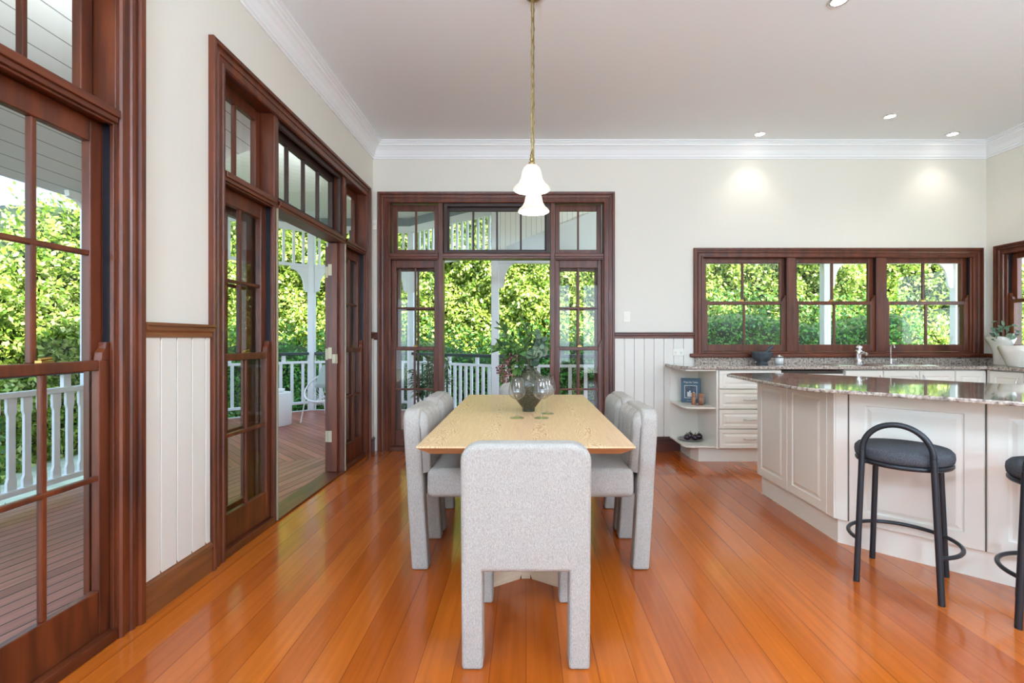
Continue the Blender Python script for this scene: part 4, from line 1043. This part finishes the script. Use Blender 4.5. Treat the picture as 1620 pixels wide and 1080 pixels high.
# veranda furniture
r = empty('side_table', (-3.575, 6.87, DZ), label='round white drum side table on the veranda deck', cat='table')
MB().lathe([(.0005, 0), (.205, 0), (.21, .01), (.215, .25), (.21, .455), (.2, .465), (.0005, .465)], n=40).build('drum', 'concrete', r)
o = MB().lathe([(.0005, 0), (.07, 0), (.09, .03), (.095, .05), (.088, .05), (.08, .03), (.0005, .012)], n=28).build('bowl', 'whitec'); o.location = (-3.54, 6.87, DZ+.465); tag(o, 'small white bowl on top of the drum side table', 'bowl')
r = empty('cord_chair', (-2.93, 7.18, DZ), math.radians(-18), label='white round cord lounge chair with thin splayed legs on the veranda', cat='chair')
def hoop(rad, cy, cz, tilt, n=48, sy=1.0):
    return [Vector((rad*math.cos(2*PI*i/n), cy+rad*sy*math.sin(2*PI*i/n)*math.cos(tilt), cz+rad*sy*math.sin(2*PI*i/n)*math.sin(tilt))) for i in range(n)]
Hh = hoop(.38, .02, .55, math.radians(36)); Hs = hoop(.15, -.02, .34, math.radians(14))
MB().tube(Hh, .013, 8, closed=True).build('hoop_frame', 'whitewire', r); MB().tube(Hs, .009, 8, closed=True).build('seat_ring', 'whitewire', r)
m = MB()
for i in range(0, 48):
    a, b = Hh[i], Hs[i]; mm = (a+b)/2+Vector((0, 0, -.05)); m.tube([a, mm, b], .0028, 5)
for i in range(0, 24, 2): m.tube([Hs[i], Hs[-i]], .0028, 5)
m.build('woven_cord', 'whitewire', r, kind='stuff')
for x, y, i in ((-.28, -.27, 28), (.28, -.27, 44), (-.28, .26, 20), (.28, .26, 4)):
    q = Hh[i]*.82+Vector((0, 0, .04)); q = Hh[i]
    MB().tube([(x, y, .008), (q.x*.93, q.y*.93, q.z-.01)], .0085, 8).sphere((x, y, .012), .013, 8).build('leg', 'whitewire', r)
cu = MB(); n = 14; vs = []
for s in (-1, 1):
    for i in range(n+1):
        for j in range(n+1):
            u, v_ = -1+2*i/n, -1+2*j/n; t = (1-u**4)*(1-v_**4); vs.append((u*.2*(1-.06*abs(v_)**3), s*.065*t**.6, v_*.2*(1-.06*abs(u)**3)))
k = (n+1)**2; fs = []
for s in (0, 1):
    for i in range(n):
        for j in range(n):
            a = s*k+i*(n+1)+j; fs.append((a, a+1, a+n+2, a+n+1))
cu.add(vs, fs, True); o = cu.build('cushion', 'cushion'); o.location = (-2.97, 7.30, .635); o.rotation_euler = (math.radians(-30), 0, math.radians(-12)); tag(o, 'sage grey square cushion propped in the cord chair', 'cushion')

# potted plant on the veranda
def pot_plant(x, y, s, label, seed):
    rr = random.Random(seed); r = empty('potted_plant', (x, y, DZ), label=label, cat='plant')
    MB().lathe([(.0005, 0), (.1*s, 0), (.13*s, .3*s), (.145*s, .3*s), (.15*s, .34*s), (.135*s, .34*s), (.13*s, .3*s), (.0005, .29*s)], n=28).build('pot', 'terra', r)
    st = MB(); lf = MB()
    for i in range(7):
        a = rr.uniform(0, 2*PI); tip = Vector((math.cos(a)*.16*s, math.sin(a)*.16*s, rr.uniform(.7, 1.1)*s)); P = [Vector((0, 0, .28*s)).lerp(tip, k/6) for k in range(7)]; st.tube(P, .007*s, 6)
        for k in range(26):
            p = P[2].lerp(P[6], rr.random()); a = rr.uniform(0, 2*PI); leaf_geom(lf, p, (math.cos(a), math.sin(a), rr.uniform(-.1, .8)), (0, 0, 1), rr.uniform(.12, .2)*s, rr.uniform(.035, .055)*s, 5, .4)
    st.build('stems', 'stem', r); lf.build('leaves', 'leafpot', r); return r
pot_plant(-1.17, 6.35, 1.0, 'leafy plant in a terracotta pot outside the back doors by the white railing', 5)
pot_plant(-1.42, 6.75, .95, 'second leafy potted plant standing behind the left side light of the back doors', 9)

# ------------------------------------------------------------------ garden
g = MB(); g.box(-30, 30, -20, 40, -.75, -.7); g.build('ground', 'grass', kind='structure')
def hedge(name, pts, nrm, z0, ztop, dens, lsize, mat, label, seed, rough=.35, cat='hedge'):
    """pts: plan polyline a->b ; nrm outward plan normal towards the house; ztop(s) height as function of distance"""
    rg = np.random.default_rng(seed); a, b = np.array(pts[0], float), np.array(pts[1], float); L_ = np.linalg.norm(b-a); d = (b-a)/L_; nrm = np.array(nrm, float); nrm /= np.linalg.norm(nrm)
    zt = np.vectorize(ztop)
    N = int(dens*L_*(max(ztop(0), ztop(L_), ztop(L_/2))-z0)); s = rg.random(N)*L_; top = zt(s); z = z0+(top+.25-z0)*rg.random(N)
    def disp(s, z): return rough*(.55*np.sin(1.9*s+seed)*np.sin(1.5*z+seed*2)+.4*np.sin(4.3*s+1.3*z+seed)*np.cos(3.7*z-.9*s)+.28*np.sin(9.1*s-5*z)*np.sin(8.3*z+2*s)+.16*np.sin(19*s+3*z)*np.sin(17*z))
    over = np.clip((z-top+.5)/.75, 0, 1)
    dd = disp(s, z)+rg.normal(0, .07, N)-over**2*1.1*rg.random(N)
    keep = rg.random(N) > over*.6
    s, z, dd = s[keep], z[keep], dd[keep]; N = len(s)
    c = np.zeros((N, 3)); c[:, 0] = a[0]+d[0]*s+nrm[0]*dd; c[:, 1] = a[1]+d[1]*s+nrm[1]*dd; c[:, 2] = z
    ax = rg.normal(0, 1, (N, 3)); ax[:, 2] -= .3; ax /= np.linalg.norm(ax, axis=1)[:, None]
    nn = rg.normal(0, .75, (N, 3)); nn[:, 0] += nrm[0]; nn[:, 1] += nrm[1]; nn[:, 2] += .6
    sd = np.cross(ax, nn); sd /= np.linalg.norm(sd, axis=1)[:, None]; up = np.cross(sd, ax)
    ln = (lsize*rg.uniform(.7, 1.35, N))[:, None]; wd = ln*.27
    v0 = c-ax*ln*.5; v1 = c+sd*wd+up*wd*.3; v2 = c+ax*ln*.5; v3 = c-sd*wd+up*wd*.3
    V = np.stack([v0, v1, v2, v3], 1).reshape(-1, 3).astype(np.float32)
    me = bpy.data.meshes.new(name); me.vertices.add(N*4); me.vertices.foreach_set('co', V.ravel()); me.loops.add(N*4); me.loops.foreach_set('vertex_index', np.arange(N*4, dtype=np.int32))
    me.polygons.add(N); me.polygons.foreach_set('loop_start', np.arange(0, N*4, 4, dtype=np.int32)); me.polygons.foreach_set('loop_total', np.full(N, 4, dtype=np.int32)); me.update(calc_edges=True); me.validate()
    me.materials.append(M[mat]); o = bpy.data.objects.new(name, me); C.objects.link(o); tag(o, label, cat)
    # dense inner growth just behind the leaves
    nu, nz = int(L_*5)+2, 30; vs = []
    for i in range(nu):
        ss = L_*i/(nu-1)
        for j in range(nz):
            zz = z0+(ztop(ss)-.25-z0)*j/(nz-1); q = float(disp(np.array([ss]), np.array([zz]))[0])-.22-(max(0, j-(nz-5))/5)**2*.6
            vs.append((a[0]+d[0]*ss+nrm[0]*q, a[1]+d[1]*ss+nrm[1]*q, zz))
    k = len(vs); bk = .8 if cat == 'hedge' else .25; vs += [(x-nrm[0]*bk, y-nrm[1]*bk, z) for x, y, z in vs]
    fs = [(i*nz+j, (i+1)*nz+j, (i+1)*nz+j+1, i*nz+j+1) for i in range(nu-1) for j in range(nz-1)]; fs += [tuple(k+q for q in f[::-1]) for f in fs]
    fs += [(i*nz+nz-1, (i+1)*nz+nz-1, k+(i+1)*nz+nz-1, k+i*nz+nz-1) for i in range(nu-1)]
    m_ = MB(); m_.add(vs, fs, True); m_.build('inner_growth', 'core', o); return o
hedge('hedge', ((-8.2, 10.6), (3.2, 10.6)), (0, -1), -.7, lambda s: 4.9+.25*math.sin(s*1.3), 1800, .088, 'leafhedge', 'tall sunlit yellow green hedge behind the dining end of the veranda', 1)
hedge('hedge', ((3.25, 10.3), (14, 10.3)), (0, -1), -.7, lambda s: 4.2+.3*math.sin(s*1.1), 1600, .085, 'leafhedge', 'tall sunlit hedge outside the kitchen windows', 2)
hedge('hedge', ((-7.3, -1.5), (-7.3, 10.5)), (1, 0), -.7, lambda s: (1.75+.15*math.sin(s*2.1)) if s < 8.0 else min(3.7, 1.95+(s-8.0)*1.15), 1650, .09, 'leafhedge', 'sunlit hedge beyond the left veranda railing, low enough to show the sky', 3)
hedge('shrub_row', ((-6.2, 9.35), (2.9, 9.35)), (0, -1), -.7, lambda s: 1.25+.15*math.sin(s*2), 900, .075, 'leaflow', 'mid green clipped shrubs in front of the hedge behind the railing', 4, .22, 'shrub')
hedge('shrub_row', ((3.4, 9.1), (7.4, 9.1)), (0, -1), -.7, lambda s: 1.85+.1*math.sin(s*2), 900, .07, 'leaflow', 'mid green clipped shrub low outside the left kitchen window', 6, .2, 'shrub')
hedge('shrub_row', ((-5.0, 1.0), (-5.0, 4.6)), (1, 0), -.7, lambda s: .75+.15*math.sin(s*2), 900, .08, 'leaflow', 'dark green shrubs behind the near left picket railing', 8, .2, 'shrub')

# ------------------------------------------------------------------ light
sun = light('sun', 'SUN', (0, 0, 10), 13.5, (1, .95, .84), angle=math.radians(1.0))
sd = Vector((-.5, .7, -.72)); sun.rotation_euler = sd.to_track_quat('-Z', 'Y').to_euler()
w = bpy.data.worlds.new('sky'); SC.world = w; w.use_nodes = True; nt = w.node_tree; N, L = nt.nodes, nt.links
bg = N['Background']; tc = N.new('ShaderNodeTexCoord'); sp = N.new('ShaderNodeSeparateXYZ'); cr = N.new('ShaderNodeValToRGB')
L.new(tc.outputs['Generated'], sp.inputs[0]); L.new(sp.outputs['Z'], cr.inputs[0])
e = cr.color_ramp.elements; e[0].position = 0; e[0].color = (.72, .86, 1.0, 1); e[1].position = .6; e[1].color = (.42, .62, 1.0, 1)
L.new(cr.outputs[0], bg.inputs[0])
dt = N.new('ShaderNodeVectorMath'); dt.operation = 'DOT_PRODUCT'; dt.inputs[1].default_value = (.57, -.57, .57); L.new(tc.outputs['Generated'], dt.inputs[0])
mr = N.new('ShaderNodeMapRange'); mr.inputs[1].default_value = -.75; mr.inputs[2].default_value = .8; mr.inputs[3].default_value = 1.05; mr.inputs[4].default_value = 4.6; L.new(dt.outputs['Value'], mr.inputs[0]); L.new(mr.outputs[0], bg.inputs[1])

# added lamps, hidden by the house walls, to brighten the veranda ceilings
for x, y, ax, pw, lab in ((XL-TH, 2.27, 'l', 14, 'added unseen uplight outside between the two left window bays'), (XL-TH, 5.2, 'l', 60, 'added unseen uplight outside at the house corner'), (1.35, YB+TH, 'b', 40, 'added unseen uplight outside right of the back doors')):
    r = empty('veranda_fill_lamp', (x, y, 2.3), 0, label=lab, cat='light')
    dx, dy = (-.07, 0) if ax == 'l' else (0, .07)
    MB().lathe([(.0005, -.09), (.045, -.09), (.045, .06), (.04, .06), (.04, -.05), (.0005, -.05)], (dx, dy, 0), 20).build('lamp_shade', 'black', r)
    MB().box(min(0, dx), max(.001, 0) if ax == 'l' else .02, -.02 if ax == 'l' else 0, .02 if ax == 'l' else dy, -.02, .02).build('bracket', 'black', r)
    o = light('veranda_fill_light', 'SPOT', (x+dx*1.3, y+dy*1.3, 2.38), pw, (.95, .98, 1), spot_size=math.radians(160), spot_blend=.7, shadow_soft_size=.05)
    o.rotation_euler = Vector((dx*7, dy*7, 1)).to_track_quat('-Z', 'Y').to_euler()

# added glowing globes, unseen behind the camera, to fill the room with light
for x, y, lab in ((-.9, -1.0, 'added fill light globe, unseen behind the viewer, left'), (2.35, -.9, 'added fill light globe, unseen behind the viewer, right')):
    r = empty('fill_globe', (x, y, 0), label=lab, cat='light')
    MB().tube([(0, 0, 2.5), (0, 0, ZC)], .006, 8).build('rod', 'abrass', r)
    MB().lathe([(.0005, ZC), (.06, ZC), (.06, ZC-.02), (.0005, ZC-.02)], n=20).build('ceiling_rose', 'abrass', r)
    MB().sphere((0, 0, 2.3), .2, 24).build('globe', emit('fill_globe_glow', (.66, .9, 1.2, 1), 80), r)

for x, y, lab in ((-1.0, -.9, 'added fill uplighter, unseen behind the viewer near the left wall'), (3.9, -.3, 'added fill uplighter, unseen behind the viewer on the kitchen side')):  # added uplights, out of view, to brighten the ceiling
    r = empty('ceiling_fill_lamp', (x, y, 0), label=lab, cat='light')
    MB().lathe([(.0005, 0), (.14, 0), (.14, .015), (.0005, .025)], n=28).build('base', 'black', r); MB().tube([(0, 0, .02), (0, 0, 1.72)], .012, 10).build('pole', 'black', r)
    MB().lathe([(.0005, 1.7), (.03, 1.7), (.14, 1.8), (.145, 1.83), (.135, 1.8), (.03, 1.715), (.0005, 1.715)], n=28).build('lamp_shade', 'black', r)
    o = light('ceiling_fill_light', 'SPOT', (x, y, 1.84), 390, (.70, .90, 1), spot_size=math.radians(128), spot_blend=.9, shadow_soft_size=.1)
    o.rotation_euler = Vector((.1 if x < 0 else -.12, .42, 1)).to_track_quat('-Z', 'Y').to_euler()

SC.view_settings.view_transform = 'Standard'; SC.view_settings.look = 'None'; SC.view_settings.gamma = 1; SC.view_settings.use_curve_mapping = False
SC.view_settings.exposure = 0.55
SC.cycles.max_bounces = 10; SC.cycles.diffuse_bounces = 5; SC.cycles.glossy_bounces = 4; SC.cycles.transparent_max_bounces = 24; SC.cycles.sample_clamp_indirect = 6
SC.cycles.caustics_reflective = False; SC.cycles.caustics_refractive = False
